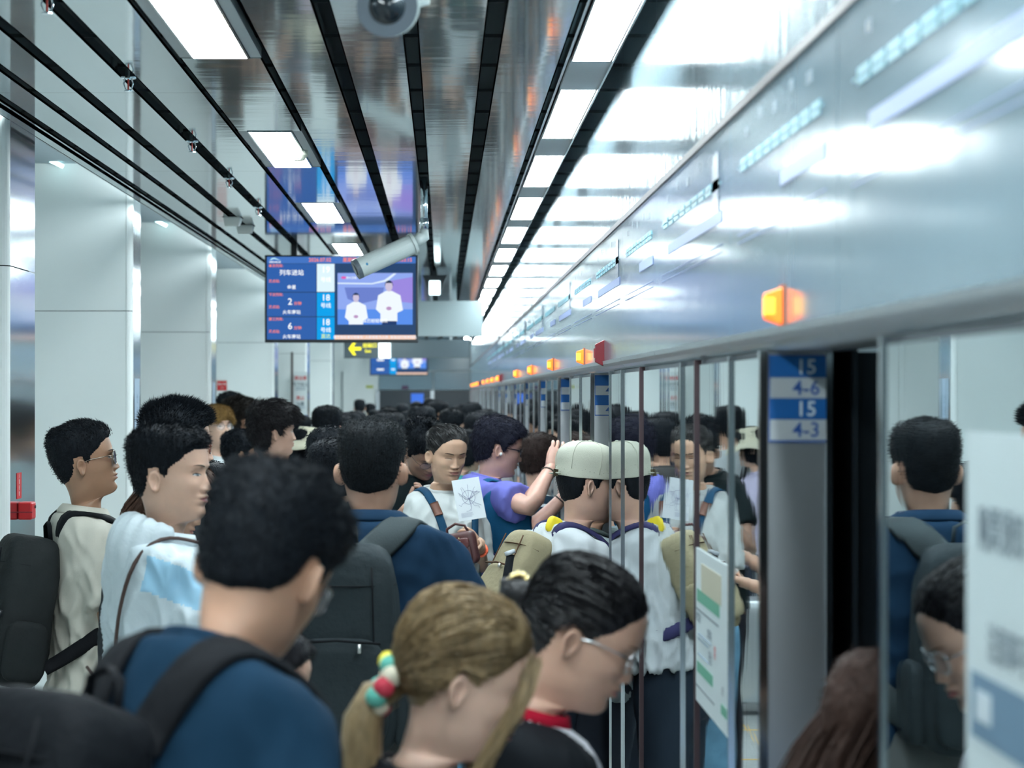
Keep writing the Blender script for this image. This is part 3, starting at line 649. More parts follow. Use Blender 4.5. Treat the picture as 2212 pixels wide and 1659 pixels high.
def place(label, px, top_px, d, yaw, **k):
    """stand a person so that the crown of the head is seen at (px, top_px) from depth d"""
    p = W(px, top_px, d); ex = k.pop('hairtop', .015)
    lean, hp, hy, side = k.get('lean', 0), k.get('hp', 0), k.get('hy', 0), k.get('side', 0); H = k.pop('H', None)
    def crown(Hh):
        t = Person.__new__(Person); t.s = Hh/1.75; t.lean = math.radians(lean); t.side = math.radians(side); t.hp = math.radians(hp); t.hy = math.radians(hy); t.hr = math.radians(k.get('hr', 0)); t.zc = 1.505; t.nk = k.get('nk', 0); t.hs = k.get('headscale', 1)
        g = np.array([(0, .10*math.cos(a), .125+.103*math.sin(a)) for a in np.linspace(0, math.pi, 25)]); v = t.H_(g); c = t.H_([(0,-.005,.125)])[0]
        return v[:,2].max()+ex, c
    if H is None:
        H = 1.75
        for _ in range(6): H *= p.z/crown(H)[0]
    z, c = crown(H); a = math.radians(yaw); x = p.x-(c[0]*math.cos(a)-c[1]*math.sin(a)); y = p.y-(c[0]*math.sin(a)+c[1]*math.cos(a))
    return Person(label, (x, y), yaw, H, **k)
DOWN = lambda sd, f=.08, o=.12: ((sd*o, f, -1), (sd*.02, .25+f, -1))
def sides(**k): return {1: DOWN(1, **k), -1: DOWN(-1, **k)}

# ======================= things carried =======================
from mathutils.bvhtree import BVHTree
def bvh(p):
    if not hasattr(p, '_b'):
        me = p.shirt_ob.data; p._b = BVHTree.FromPolygons([v.co[:] for v in me.vertices], [q.vertices[:] for q in me.polygons])
    return p._b
def spline(P, n):
    P = np.array(P, float); return crom(P, np.linspace(0, len(P)-1.001, n))
def toitem(p, root, v):                         # local post-fin coordinates -> coordinates of a carried thing
    M = Matrix.Translation(p.loc) @ Matrix.Rotation(p.yaw, 4, 'Z'); a = np.array(M); v = np.asarray(v)
    return v @ a[:3,:3].T+a[:3,3]-np.array(root.location)
def ribbon(p, P, width, thick, name, m, root=None, snap=1, n=28, off=.006, raw=False):
    """a strap that follows the clothes. P in local axes before the lean."""
    Q = spline(P, n); Q = Q if raw else p.fin(Q); N = []; b = bvh(p)
    for i, q in enumerate(Q):
        loc, nr, _, _ = b.find_nearest(Vector(q)); N.append(np.array(nr))
        s_ = snap[int(i*len(snap)/n)] if hasattr(snap, '__len__') else snap
        if s_: Q[i] = np.array(loc)+np.array(nr)*off
    N = np.array(N); 
    for _ in range(4): Q[1:-1] = Q[1:-1]*.5+(Q[:-2]+Q[2:])*.25; N[1:-1] = N[1:-1]*.4+(N[:-2]+N[2:])*.3
    T = np.gradient(Q, axis=0); T /= np.linalg.norm(T, axis=1)[:,None]; B = np.cross(T, N); B /= np.linalg.norm(B, axis=1)[:,None]; N = np.cross(B, T)
    V = []
    for i in range(n):
        h = width/2; V += [Q[i]-B[i]*h, Q[i]-B[i]*h*.8+N[i]*thick, Q[i]+B[i]*h*.8+N[i]*thick, Q[i]+B[i]*h, Q[i]-N[i]*thick*.4]
    Fc = [(i*5+j, i*5+(j+1)%5, (i+1)*5+(j+1)%5, (i+1)*5+j) for i in range(n-1) for j in range(5)]+[(0,1,2,3,4), tuple((n-1)*5+k for k in (4,3,2,1,0))]
    V = np.array(V)
    if root is not None and root is not p.root: V = toitem(p, root, V)
    return MB().add(V, Fc).build(name, m, root or p.root, smooth=True)
def sq(c, r, e=.35, nu=28, nv=16, taper=0, sag=0, warp=None):     # rounded box
    V = []; pw = lambda x, e_: math.copysign(abs(x)**e_, x)
    for j in range(nv+1):
        ph = -math.pi/2+math.pi*j/nv
        for i in range(nu):
            t = 2*math.pi*i/nu; z = pw(math.sin(ph), e); k = 1-taper*(z*.5+.5)
            V.append((c[0]+r[0]*pw(math.cos(ph), e)*pw(math.cos(t), e)*k, c[1]+r[1]*pw(math.cos(ph), e)*pw(math.sin(t), e)*(k*.5+.5)+sag*(1-z)*.5, c[2]+r[2]*z))
    V = np.array(V)
    if warp: V = V+(vnoise(V, 22, c[0]*9+c[2])*warp)[:,None]*np.array((1,1,.4))
    Fc = [(j*nu+i, j*nu+(i+1)%nu, (j+1)*nu+(i+1)%nu, (j+1)*nu+i) for j in range(nv) for i in range(nu)]
    return V, Fc
def fabric(name, c, rough=.75, bump=.15, bs=300): return mat(name, c, rough, bump=bump, bscale=bs, var=.1, vscale=12, spec=.12)
def backpack(p, label, col, size=(.145,.085,.225), z=1.21, y=-.215, strapcol=None, strap_w=.055, straps=(1,-1), pocket=True, x0=0, extras=True, tilt=0, trim=(.006,.007,.009), snapf=1, name='backpack'):
    m = fabric('bag_%s' % (col,), col, bump=.35, bs=45); ms = fabric('bag_%s' % (strapcol or trim,), strapcol or trim); mt = fabric('bag_%s' % (trim,), trim); mz = mat('zip_metal', (.6,.6,.58), .3, metal=1)
    base = p.fin([(x0, y, z-size[2])])[0]; M = Matrix.Translation(p.loc) @ Matrix.Rotation(p.yaw, 4, 'Z'); bw = M @ Vector(base)
    r = empty(name, bw, label=label, cat='backpack')
    def put(mb, nm, mm, par=r):
        v = mb.arr(); 
        if tilt: a = math.radians(tilt); yy = v[:,1]-y; zz = v[:,2]-(z+size[2]); v[:,1] = y+yy*math.cos(a)+zz*math.sin(a); v[:,2] = z+size[2]-yy*math.sin(a)+zz*math.cos(a)
        return MB().add(toitem(p, r, p.fin(v)), mb.f).build(nm, mm, par, smooth=True)
    q = MB(); q.add(*sq((x0,y,z), size, .42, taper=.14, warp=.006)); body = put(q, 'pack', m)
    if pocket:
        q = MB(); q.add(*sq((x0,y-size[1]*.85,z-size[2]*.38), (size[0]*.82,size[1]*.42,size[2]*.52), .42, taper=.1, warp=.004)); put(q, 'front_pocket', m)
        q = MB(); q.tube([(x0-size[0]*.7,y-size[1]*1.28,z+size[2]*.10),(x0,y-size[1]*1.33,z+size[2]*.13),(x0+size[0]*.7,y-size[1]*1.28,z+size[2]*.10)], .0035, 6); put(q, 'zip', mt)
    q = MB(); P = [(x0+size[0]*.9*math.cos(a)*.92, y-size[1]*.25, z+size[2]*(.1+.86*math.sin(a))) for a in np.linspace(0, math.pi, 15)]; q.tube(P, .004, 6); put(q, 'zip', mt)
    q = MB(); q.tube([(x0-.03,y+size[1]*.6,z+size[2]*.95),(x0-.028,y+size[1]*.5,z+size[2]+.035),(x0,y+size[1]*.5,z+size[2]+.048),(x0+.028,y+size[1]*.5,z+size[2]+.035),(x0+.03,y+size[1]*.6,z+size[2]*.95)], .008, 8, flat=.45); put(q, 'carry_loop', ms)
    q = MB(); q.box((x0+size[0]*.35,y-size[1]*1.5,z+size[2]*.02),(x0+size[0]*.40,y-size[1]*1.34,z+size[2]*.10)); put(q, 'zip_pull', mz)
    for zz_ in (.62, -.05, -.70):
        q = MB(); q.tube([(x0+size[0]*.96*math.cos(t_)*(1-.07*(zz_+1)), y-size[1]*(.98*math.sin(t_)**.5), z+size[2]*zz_) for t_ in np.linspace(.02, math.pi-.02, 15)], .0055, 6, flat=.3, up=(0,0,1)); put(q, 'webbing_strap', mt)
    for sd in (1, -1):
        q = MB(); q.tube([(x0+sd*size[0]*.62*(1-.07*(k_+1)), y-size[1]*1.04, z+size[2]*k_) for k_ in np.linspace(-.9, .8, 8)], .0025, 6); put(q, 'piping', mt)
        q = MB(); q.box((x0+sd*size[0]*.80-.012,y-size[1]*.93,z-size[2]*.09),(x0+sd*size[0]*.80+.012,y-size[1]*.80,z-size[2]*.0)); put(q, 'buckle', M_black)
    for sd in (1, -1):
        q = MB(); q.add(*sq((x0+sd*size[0]*.98,y+.005,z-size[2]*.5), (.022,size[1]*.7,size[2]*.40), .5, 16, 10, warp=.003)); put(q, 'side_pocket', m)
    for sd in straps:
        top = (x0+sd*.055, y+size[1]*.9, z+size[2]*.86)
        P = [top, (sd*.085,-.125,1.455), (sd*.105,-.03,1.50), (sd*.115,.08,1.43), (sd*.13,.125,1.30), (sd*.165,.09,1.17), (sd*.175,-.02,1.08), (x0+sd*size[0]*.85, y+size[1]*.8, z-size[2]*.7)]
        if tilt:
            for i_ in (0, -1): a = math.radians(tilt); q_ = P[i_]; yy, zz = q_[1]-y, q_[2]-(z+size[2]); P[i_] = (q_[0], y+yy*math.cos(a)+zz*math.sin(a), z+size[2]-yy*math.sin(a)+zz*math.cos(a))
        ribbon(p, P, strap_w, .010, 'shoulder_strap', ms, r, snap=[0]+[1]*10+[0])
    return r
def paint(p, m, fn, ob=None):
    o = ob or p.shirt_ob; me = o.data; me.materials.append(m); k = len(me.materials)-1
    for q in me.polygons:
        c = q.center/p.s
        if fn(c.x, c.y, c.z): q.material_index = k
def hood(p, m):
    q = MB(); n, k = 26, 9; V = []
    for i in range(n):
        a = math.radians(-200+220*i/(n-1)+0) if 0 else math.pi*(.0+1.0*i/(n-1)); cx, cy = .085*math.cos(a), -.03-.085*math.sin(a); g = math.sin(a)
        for j in range(k):
            t = 2*math.pi*j/k; r = (.018+.042*g**.8)*(1+.12*math.sin(i*2.1+j)); V.append((cx*(1+.25*g*0)+r*math.cos(t)*math.cos(a)*.7, cy-r*math.cos(t)*math.sin(a)*.9, 1.475-.035*g+r*math.sin(t)*(1+.5*g)-.02*g*math.cos(t)))
    Fc = [(i*k+j, (i+1)*k+j, (i+1)*k+(j+1)%k, i*k+(j+1)%k) for i in range(n-1) for j in range(k)]+[tuple(range(k)), tuple((n-1)*k+j for j in range(k-1,-1,-1))]
    o = MB().add(p.fin(np.array(V)), Fc).build('hood', m, p.root, smooth=True); s_ = o.modifiers.new('s', 'SUBSURF'); s_.levels = s_.render_levels = 2; return o

BLK = (.005,.007,.010); SK = (.50,.30,.21); SKT = (.36,.20,.13); SKL = (.60,.39,.29); SKP = (.52,.32,.24)
# ======================= people, nearest first =======================
p = place('man seen from behind with short black hair, navy T-shirt and a black backpack', 577, 1006, 3.30, -44, headscale=.94, nk=.022, hy=20, hp=10, lean=21, wide=1.0, res=1, skin=(.42,.24,.16), hairtop=.028)
p.body(sides()).face(open_=.5).hair('fade', top=.024, sidet=.006, blades=16000, bl=.013, lift=.45, col=BLK)
p.shirt((.006,.024,.048), collar=((.006,.021,.042),)).legs((.03,.035,.05)); man1 = p
backpack(p, 'black backpack on the man in the navy T-shirt at the front', (.003,.004,.006), size=(.15,.09,.23), z=1.12, y=-.215, strap_w=.07, x0=-.02)
p.glasses(col=(.3,.3,.32), metal=1)

p = place('woman with ash-blonde hair in a low ponytail tied with a patterned scrunchie', 1008, 1290, 3.58, -92, hp=15, lean=5, headscale=1.02, fem=1, res=1, skin=(.60,.40,.31), hairtop=.016, hy=2)
p.body(sides()).face(open_=.3, lip=(.50,.17,.20))
BL = (.22,.155,.080); p.hair('pulled', top=.026, sidet=.018, col=BL, lump=.002, soft=.05, rough=.42, sheen=.35); tie = np.array((0,-.112,.062))
def combed(p, tie, n, th=.020):
    out = []
    for i in range(n):
        a = rng.uniform(-2.3, 2.3) if rng.random() > .35 else rng.uniform(-1, 1); zl = float(p.hairline(np.array([a]), 'pulled')[0]); z0 = min(.2245, zl+rng.random()*max(.01, .225-zl))
        R = crom(RINGS, np.array([np.interp(-z0, -RINGS[:16,1], np.arange(16))]))[0]; x0, y0 = R[4]*math.sin(a), (R[0]+R[2])/2+(R[0]-R[2])/2*math.cos(a)
        a0 = np.array((x0, y0, z0)); c = np.array((0,-.008,.125)); u, v = a0-c, tie-c; lu, lv = np.linalg.norm(u), np.linalg.norm(v); om = math.acos(np.clip((u/lu)@(v/lv), -.98, 1))
        t = np.linspace(0, 1, 12); dirs = (np.sin((1-t)*om)[:,None]*(u/lu)+np.sin(t*om)[:,None]*(v/lv))/max(math.sin(om), .05)
        dirs = dirs/np.linalg.norm(dirs, axis=1)[:,None]; path = []
        rr = p.shell[1][np.argmax(dirs @ p.shell[0].T, axis=1)]; rr[1:-1] = (rr[:-2]+rr[1:-1]*2+rr[2:])/4
        for tt, d, r_ in zip(t, dirs, rr): path.append(c+d*(max(r_, .09)+.0018*min(1, tt*8)+rng.normal(.0008,.0010)))
        for q_ in path:
            if q_[1] > -.030 and q_[2] < .136: k_ = .136-q_[2]; q_[2] = .136+.15*k_; q_[0] = math.copysign(max(abs(q_[0]), .088), q_[0])
        path[-1] = tie+rng.normal(0,.006,3); out.append(path)
    return out
p.strands(combed(p, tie, 2400, .026), 1, .0010, (.0006,.0006), name='combed_hair')
T0 = p.H_([tie])[0]
p.locks([([T0+(0,.02,.006), T0+(0,-.022,-.012), T0+(0,-.040,-.05), T0+(0,-.044,-.11), T0+(0,-.030,-.19), T0+(.004,-.02,-.27), T0+(.004,-.018,-.33)], [.012,.026,.034,.036,.032,.022,.006])], name='ponytail', flat=.9, world=True)
p.strands([[T0+(0,.01,.0), T0+(0,-.030,-.03), T0+(0,-.046,-.09), T0+(0,-.038,-.17), T0+(.004,-.024,-.26), T0+(.004,-.02,-.35)]], 220, .0013, (.010,.018), name='ponytail_strands', world=True)
p.strands([[(sd*.035,.082,.180), (sd*.060,.088,.140), (sd*.066,.086,.10), (sd*.064,.074,.05), (sd*.060,.066,.0), (sd*.056,.062,-.035)] for sd in (1,-1)], 160, .0014, (.007,.007), name='side_fringe')
q = MB()
for k in range(11):
    a = 2*math.pi*k/11; q.ell(tie+(.034*math.cos(a), -.008+.006*math.sin(a*3), .036*math.sin(a)), (.017,.018,.017), 10, 6)
o = MB().add(p.H_(q.arr()), q.f).build('scrunchie', mat('scrunchie', (.5,.03,.06), .7), p.root, smooth=True)
for k, c in enumerate(((.62,.58,.45),(.10,.42,.34),(.75,.65,.05))): o.data.materials.append(mat('scrunchie%d' % k, c, .7))
for i, f in enumerate(o.data.polygons): f.material_index = (i//60) % 4
p.shirt((.012,.013,.016), collar=((.012,.013,.016),)).legs((.02,.02,.03)); p.shirt_ob
q = MB(); 
for sd in (1,-1): q.tube([(sd*.045,.02,1.455),(sd*.05,.085,1.40),(sd*.02,.135,1.28),(0,.14,1.20)], .006, 6)
MB().add(p.fin(q.arr()), q.f).build('lanyard', mat('orange_cord', (.85,.22,.03), .6), p.root, smooth=True)

p = place('woman with dark hair in a gold claw clip, clear glasses and a red-collared raglan top', 1262, 1212, 3.92, -82, hy=-16, hp=22, lean=5, fem=1, res=1, skin=(.50,.31,.23), hairtop=.016)
p.body(sides()).face(open_=.25, lip=(.42,.14,.13)); DK = (.006,.006,.008); p.hair('pulled', top=.018, sidet=.011, col=DK, lump=.002, soft=.05, rough=.4, sheen=.4)
tie = np.array((0,-.118,.125)); p.strands(combed(p, tie, 2200, .020), 1, .0011, (.0006,.0006), name='combed_hair')
p.locks([([tie+(0,.02,0), tie+(0,-.012,.006), tie+(0,-.03,.0), tie+(0,-.03,-.03)], [.02,.03,.028,.012])], name='twist')
q = MB()
for k in range(12):
    a = 2*math.pi*k/12; q.ell(tie+(.003,-.022,.014)+np.array((.0, .017*math.cos(a), .020*math.sin(a))), (.012,.0062,.0062), 8, 6)
MB().add(p.H_(q.arr()), q.f).build('claw_clip', mat('gold_clip', (.75,.60,.28), .25, metal=1), p.root, smooth=True)
p.glasses(col=(.75,.78,.80), metal=1, w_=.026, h=.020, r=.0012)
p.shirt((.62,.64,.70)).legs((.03,.04,.08)); paint(p, fabric('raglan_black', (.007,.009,.012)), lambda x, y, z: abs(x) > .085+.28*max(0, 1.44-z) or y < -.04)
p.rib((.32,.008,.025), r=.008, off=.006, t=19.35, hgt=2.6)

p = place('girl with clear glasses whose face shows below the front man\'s neck', 566, 1345, 4.5, -92, hp=18, hy=-8, fem=1, res=1, skin=(.50,.31,.23), lean=4)
p.body(sides()).face(open_=.4).hair('pulled', top=.018, sidet=.012, col=DK, blades=3000, bl=.008, lift=.2).shirt((.03,.02,.03)).legs((.02,.03,.08))
p.glasses(col=(.72,.76,.85), metal=1, w_=.026, h=.021, r=.0014)

p = place('long-haired person in a cream and blue top stepping through the open train door', 1912, 1418, 3.52, -62, fem=1, res=1, hp=10, skin=SKL, lean=14)
p.body(sides()).face().hair('cover', top=.02, sidet=.016, col=(.035,.020,.016), blades=3000, bl=.01, lift=.1)
p.strands([[(x,-.07,.14),(x*1.1,-.10,.05),(x*1.15,-.115,-.05),(x*1.1,-.115,-.07),(x,-.11,-.10)] for x in (-.06,-.03,0,.03,.06)], 70, .0018, (.010,.018), name='long_hair')
p.shirt((.66,.62,.52), sleeve=1.9, loose=.022, fold=.01, collar=((.66,.62,.52),)).legs((.03,.04,.08)); ms = fabric('strap_black', (.007,.009,.012)); mb_ = fabric('stripe_blue', (.35,.48,.75))
paint(p, mb_, lambda x, y, z: x < -.02 and x > -.075 or x < -.13)
ribbon(p, [(-.09,-.12,1.20),(-.09,-.115,1.38),(-.10,-.02,1.49),(-.10,.09,1.40),(-.09,.12,1.2)], .05, .006, 'bag_strap', ms)

p = place('boy with cropped black hair in a crinkled white hooded jacket', 366, 915, 6.2, -60, hy=-46, res=1, skin=(.60,.38,.28), hairtop=.016, headscale=.97)
p.body(sides(f=.12)).face(open_=.75, lip=(.44,.18,.16)).hair('fade', top=.018, sidet=.004, blades=14000, bl=.010, lift=.45, col=BLK)
mj = mat('jacket_white', (.52,.60,.64), .5, bump=.5, bscale=22, spec=.4)
p.shirt((.7,.7,.7), m=mj, voxel=.0065, sleeve=1.95, loose=.034, fold=.016, hem=.80, collar=None).legs((.05,.06,.09)); hood(p, mj); p.rib((.52,.60,.64), r=.014, off=.012, t=19.2, m=mj, name='hood_edge')
paint(p, mat('jacket_blue', (.28,.50,.66), .6), lambda x, y, z: x > .125 and 1.285 < z+.45*y < 1.375)
ribbon(p, [(-.02,-.15,1.10),(.05,-.15,1.25),(.09,-.13,1.40),(.115,-.02,1.49),(.13,.07,1.42),(.15,.10,1.3)], .010, .006, 'cord', mat('cord_brown', (.05,.025,.02), .7), off=.012)
b0 = p.world((-.02,-.175,1.12)); g = empty('drawstring_bag', b0-Vector((0,0,.34)), label='pink and blue drawstring bag hanging on the white jacket', cat='bag')
for k, (c, a0) in enumerate((((.02,.08,.20),0),((.85,.40,.45),1),((.01,.28,.45),2),((.02,.05,.12),3))):
    q = MB(); V = []; n = 8
    for j in range(10):
        t = j/9; R = .012+.078*t**.75; 
        for i in range(n): a = math.pi*(.02+.96*(a0+i/(n-1))/4)+math.pi; V.append((R*math.cos(a)*1.0, R*.55*math.sin(a)*(1+.15*math.sin(i*2.2)), .34-.32*t))
    q.add(V, [(j*n+i, j*n+i+1, (j+1)*n+i+1, (j+1)*n+i) for j in range(9) for i in range(n-1)])
    o = q.build('gore', fabric('gore%d' % k, c, .5), g, smooth=True); s_ = o.modifiers.new('t', 'SOLIDIFY'); s_.thickness = .002
g.rotation_euler = (0, 0, math.radians(-40))
q = MB(); q.tube([(0,0,.335),(-.02,-.01,.35),(-.045,-.01,.37)], .004, 6); q.tube([(-.01,0,.335),(.012,0,.345),(.03,.03,.36)], .004, 6); q.build('drawcord', mat('cord_brown', (.05,.025,.02), .7), g, smooth=True)

p = place('heavy-set man seen from behind with dark blue polo shirt and grey trousers', 803, 905, 6.48, -4, wide=1.17, res=1, skin=(.46,.27,.19), hairtop=.014, headscale=.98, hp=2, hy=-3, nk=.030)
p.body({1: ((.18,.10,-1),(.05,.75,-.55),(-1,0,0)), -1: DOWN(-1)}).face().hair('fade', top=.013, sidet=.004, blades=15000, bl=.006, lift=.35, col=(.006,.008,.010), lump=.003)
np_ = (.010,.030,.062); p.shirt(np_, sleeve=.80, loose=.020, fold=.012, hem=.86).polo_collar(np_).legs((.11,.12,.12), loose=1.15)
backpack(p, 'dark grey backpack on the man in the dark blue polo shirt', (.022,.030,.034), size=(.150,.10,.255), z=1.16, y=-.245, x0=-.045, strapcol=(.045,.058,.062), strap_w=.085, straps=(1,))

p = place('man with sunglasses looking upward, beige polo shirt', 178, 912, 8.0, -68, hp=-9, res=1, skin=(.33,.185,.115), hy=-14, hairtop=.014)
p.body({1: ((.10,.10,-1),(.0,.35,-1)), -1: DOWN(-1)}).face(lip=(.30,.12,.10), open_=.6).hair('fade', top=.016, sidet=.003, blades=12000, bl=.011, lift=.35, flow=(0,-.9,.1), col=BLK)
bc = (.50,.49,.43); p.shirt(bc, sleeve=.78, loose=.022, fold=.010, hem=.84).polo_collar(bc).legs((.03,.05,.10))
p.glasses(col=(.30,.26,.22), lens=(.02,.018,.05), w_=.027, h=.022, metal=1, r=.0013, y=.011)
backpack(p, 'black leather-look backpack with a patterned pocket on the man in the beige polo shirt', (.016,.019,.020), size=(.155,.10,.24), z=1.15, y=-.20, tilt=9, strap_w=.05)

p = place('young man in a cream cap leaning on the mirrored door edge, white T-shirt', 1266, 962, 8.31, -66, hy=-10, hp=-7, lean=17, res=1, skin=(.56,.36,.28), hairtop=.024)
p.body({1: ((.15,.20,-1),(-.1,.9,-.45)), -1: DOWN(-1)}).face(lip=(.45,.2,.19)).hair('short', top=.003, sidet=.006, blades=2500, bl=.003, lift=.05, lump=.0005, col=BLK); CM = mat('cap_cotton', (.50,.52,.44), .85, bump=.2, bscale=350, spec=.2)
v, T, TH, nr, nc = p.grid(upto=8, nc=60); zl = np.interp(np.degrees(np.abs(TH)), [0,60,120,180], [.152,.140,.128,.132]); d = v-np.array((0,-.008,.11)); L = np.linalg.norm(d, axis=1)[:,None]
off = .011+.026*sm(.15,.225,v[:,2])+.0012*np.cos(TH*6)**8; hv = v+d/L*off[:,None]; hv[:,2] = np.maximum(hv[:,2], zl); hv[:,:2] = np.where((v[:,2] < zl)[:,None], (v+d/L*(.011))[:,:2], hv[:,:2])
cap = MB().add(p.H_(hv), [q[::-1] for q in p.gfaces(nr, nc, False)]).build('cap', CM, p.root, smooth=True); s_ = cap.modifiers.new('t', 'SOLIDIFY'); s_.thickness = .003
q = MB(); n = 18; V = []
for i in range(n):
    a = math.radians(-62+124*i/(n-1)); r0, r1 = .102, .102+.070*math.cos(a*1.15)**.6
    for r, dz in ((r0,0),(r1,-.012)): V += [(.86*r*math.sin(a), -.006+r*math.cos(a), .153+dz), (.86*r*math.sin(a), -.006+r*math.cos(a), .150+dz)]
q.add(V, [f for i in range(n-1) for f in ((4*i,4*i+2,4*i+6,4*i+4),(4*i+1,4*i+5,4*i+7,4*i+3),(4*i+2,4*i+3,4*i+7,4*i+6))]); MB().add(p.H_(q.arr()), q.f).build('peak', CM, cap)
q = MB(); q.ell((0,-.012,.266), (.008,.008,.004), 10, 6); MB().add(p.H_(q.arr()), q.f).build('button', CM, cap, smooth=True)
q = MB(); q.tube([(.045,-.121,.136),(0,-.133,.133),(-.045,-.121,.136)], .010, 8, flat=.25, up=(0,0,1)); MB().add(p.H_(q.arr()), q.f).build('strap', CM, cap, smooth=True)
dd_ = (hv-np.array((0,-.008,.11))); rr_ = np.linalg.norm(dd_, axis=1); q = MB()
for k in range(6):
    a = k*math.pi/3+.2; P = []
    for e_ in np.linspace(.42, 1.55, 12):
        u_ = np.array((math.cos(a)*math.cos(e_), math.sin(a)*math.cos(e_), math.sin(e_))); P.append(np.array((0,-.008,.11))+u_*(rr_[np.argmax((dd_/rr_[:,None]) @ u_)]+.0012))
    q.tube(P, .0014, 5)
MB().add(p.H_(q.arr()), q.f).build('seam', CM, cap, smooth=True)
q = MB(); q.box((.030,-.137,.124),(.040,-.122,.148)); MB().add(p.H_(q.arr()), q.f).build('buckle', mat('brass_dark', (.10,.08,.05), .4, metal=1), cap)
p.shirt((.52,.57,.60), sleeve=.85, loose=.030, fold=.016, hem=.98, collar=((.52,.57,.60),)).legs((.02,.03,.045), waist=1.04); capman = p
tan = (.30,.265,.17); bp = backpack(p, 'tan canvas backpack with navy straps on the man in the cap', tan, size=(.125,.065,.17), z=1.235, y=-.165, tilt=10, strapcol=(.035,.035,.10), trim=(.09,.05,.03), strap_w=.045)
q = MB(); q.add(*sq((.03,-.115,1.452), (.022,.03,.03), .7, 14, 8, warp=.006)); o = MB().add(toitem(p, bp, p.fin(q.arr())), q.f).build('ribbon_tag', mat('yellow_cloth', (.85,.68,.03), .6), bp, smooth=True)
um = empty('umbrella', W(1103, 1290, 7.9), label='folded black umbrella standing in the side of the tan backpack', cat='umbrella')
MB().tube([(0,0,.14),(-.015,0,.05),(.02,0,-.02),(.03,0,-.16)], [.013,.015,.024,.028], 12).build('canopy', fabric('umb_black', (.012,.014,.017)), um, smooth=True)
MB().tube([(0,0,.14),(-.004,0,.152)], [.018,.018], 12).build('handle_cap', mat('grey_cap', (.45,.5,.55), .4), um, smooth=True)

p = place('woman in denim overalls and a white top looking down, hair tied back', 966, 920, 10.6, -152, hp=13, fem=1, res=1, skin=(.52,.33,.23), hairtop=.010, hy=-4)
ow = p; p.body({1: ((.10,.12,-1),(-.55,.75,.30),(-.6,.2,.3),(-.80,.35,.25),.7), -1: ((-.12,.05,-1),(.42,.75,.42),(.6,-.3,.2),(.55,.2,.55),.6)}).face(open_=.34, lip=(.36,.15,.13), browth=1.3)
p.hair('pulled', top=.010, sidet=.007, col=(.010,.010,.011), lump=.002, soft=.05, rough=.42, sheen=.35); tie = np.array((.03,-.100,.17)); p.strands(combed(p, tie, 1200, .012), 1, .0013, (.0006,.0006), name='combed_hair'); q = MB(); q.ell(tie+(0,-.012,.0), (.03,.028,.028), 12, 8); MB().add(p.H_(q.arr()), q.f).build('hair_bun', p.hairmat, p.root, smooth=True)
p.shirt((.47,.51,.51), sleeve=.95, loose=.018, fold=.012, hem=.9, collar=((.47,.51,.51),)); DN = mat('denim', (.10,.24,.36), .85, bump=.3, bscale=400, var=.25, vscale=9); p.legs(None, m=DN, loose=1.25)
paint(p, DN, lambda x, y, z: z < 1.10 or (y > 0 and abs(x) < .085 and z < 1.27)); ST = fabric('strap_navy', (.012,.055,.11)); LT = mat('leather_tan', (.13,.05,.03), .5)
for sd in (1,-1):
    ribbon(p, [(sd*.06,-.12,1.15),(sd*.09,-.12,1.40),(sd*.105,-.02,1.49),(sd*.105,.08,1.42),(sd*.075,.12,1.30),(sd*.065,.13,1.22)], .038, .006, 'overall_strap', ST)
    ribbon(p, [(sd*.100,.09,1.405),(sd*.092,.10,1.375),(sd*.085,.11,1.345)], .040, .009, 'strap_tab', LT, n=8)
    ribbon(p, [(sd*.068,.13,1.235),(sd*.066,.13,1.215),(sd*.065,.13,1.195)], .040, .010, 'strap_tab', LT, n=8)
pm = W(1013, 1078, 10.2); g = empty('paper_map', pm, label='white sheet of paper with a printed line map held by the woman in overalls', cat='map')
hw, hh = .060, .088; MB().box((-hw,0,-hh),(hw,.0008,hh)).build('sheet', mat('paper', (.70,.76,.80), .7), g)
q = MB(); R2 = random.Random(4)
for k in range(15):
    a = R2.random()*6.28; P = [(0,0)]; x, z = .005*math.cos(a), .0+.006*math.sin(a)
    for s_ in range(4): x += R2.uniform(.006,.018)*math.cos(a); z += R2.uniform(.008,.024)*math.sin(a); a += R2.choice((-.785,0,0,.785)); P.append((max(-.052,min(.052,x)), max(-.05,min(.078,z))))
    q.tube([(u,-.0006,v) for u, v in P], .0005, 4)
q.tube([(.028*math.cos(t),-.0006,.008+.03*math.sin(t)) for t in np.linspace(0,6.28,20)], .0006, 4)
for k in range(5): q.box((-.045,-.0006,-.058-.004*k),(.01*R2.random(),-.0002,-.0573-.004*k))
q.build('printed_lines', mat('ink_grey', (.18,.2,.34), .7), g); g.rotation_euler = (math.radians(-12), math.radians(-8), math.radians(14))
hb = W(1002, 1186, 10.25); g = empty('handbag', hb-Vector((0,0,.075)), label='small dark brown leather handbag with flap pocket held by the woman in overalls', cat='handbag')
LB = mat('leather_brown', (.075,.022,.022), .42, bump=.2, bscale=300); GD = mat('gold', (.75,.62,.3), .3, metal=1)
q = MB(); q.add(*sq((0,0,.075),(.075,.032,.073),.38,warp=.003)); q.build('bag_body', LB, g, smooth=True); q = MB(); q.add(*sq((.005,-.034,.058),(.052,.012,.045),.38)); q.build('front_pocket', LB, g, smooth=True)
q = MB(); q.add(*sq((.005,-.043,.098),(.053,.010,.022),.4)); q.build('flap', mat('leather_brown2', (.11,.035,.035), .35), g, smooth=True); MB().box((-.005,-.054,.03),(.018,-.048,.095)).build('tab', mat('leather_brown2', (.11,.035,.035), .35), g, smooth=False, bevel=.002)
for x, z in ((-.005,.118),(.02,.122),(-.005,.103),(.022,.106),(.007,.042)): MB().ell((x,-.055,z),(.003,.002,.003),8,5).build('rivet', GD, g)
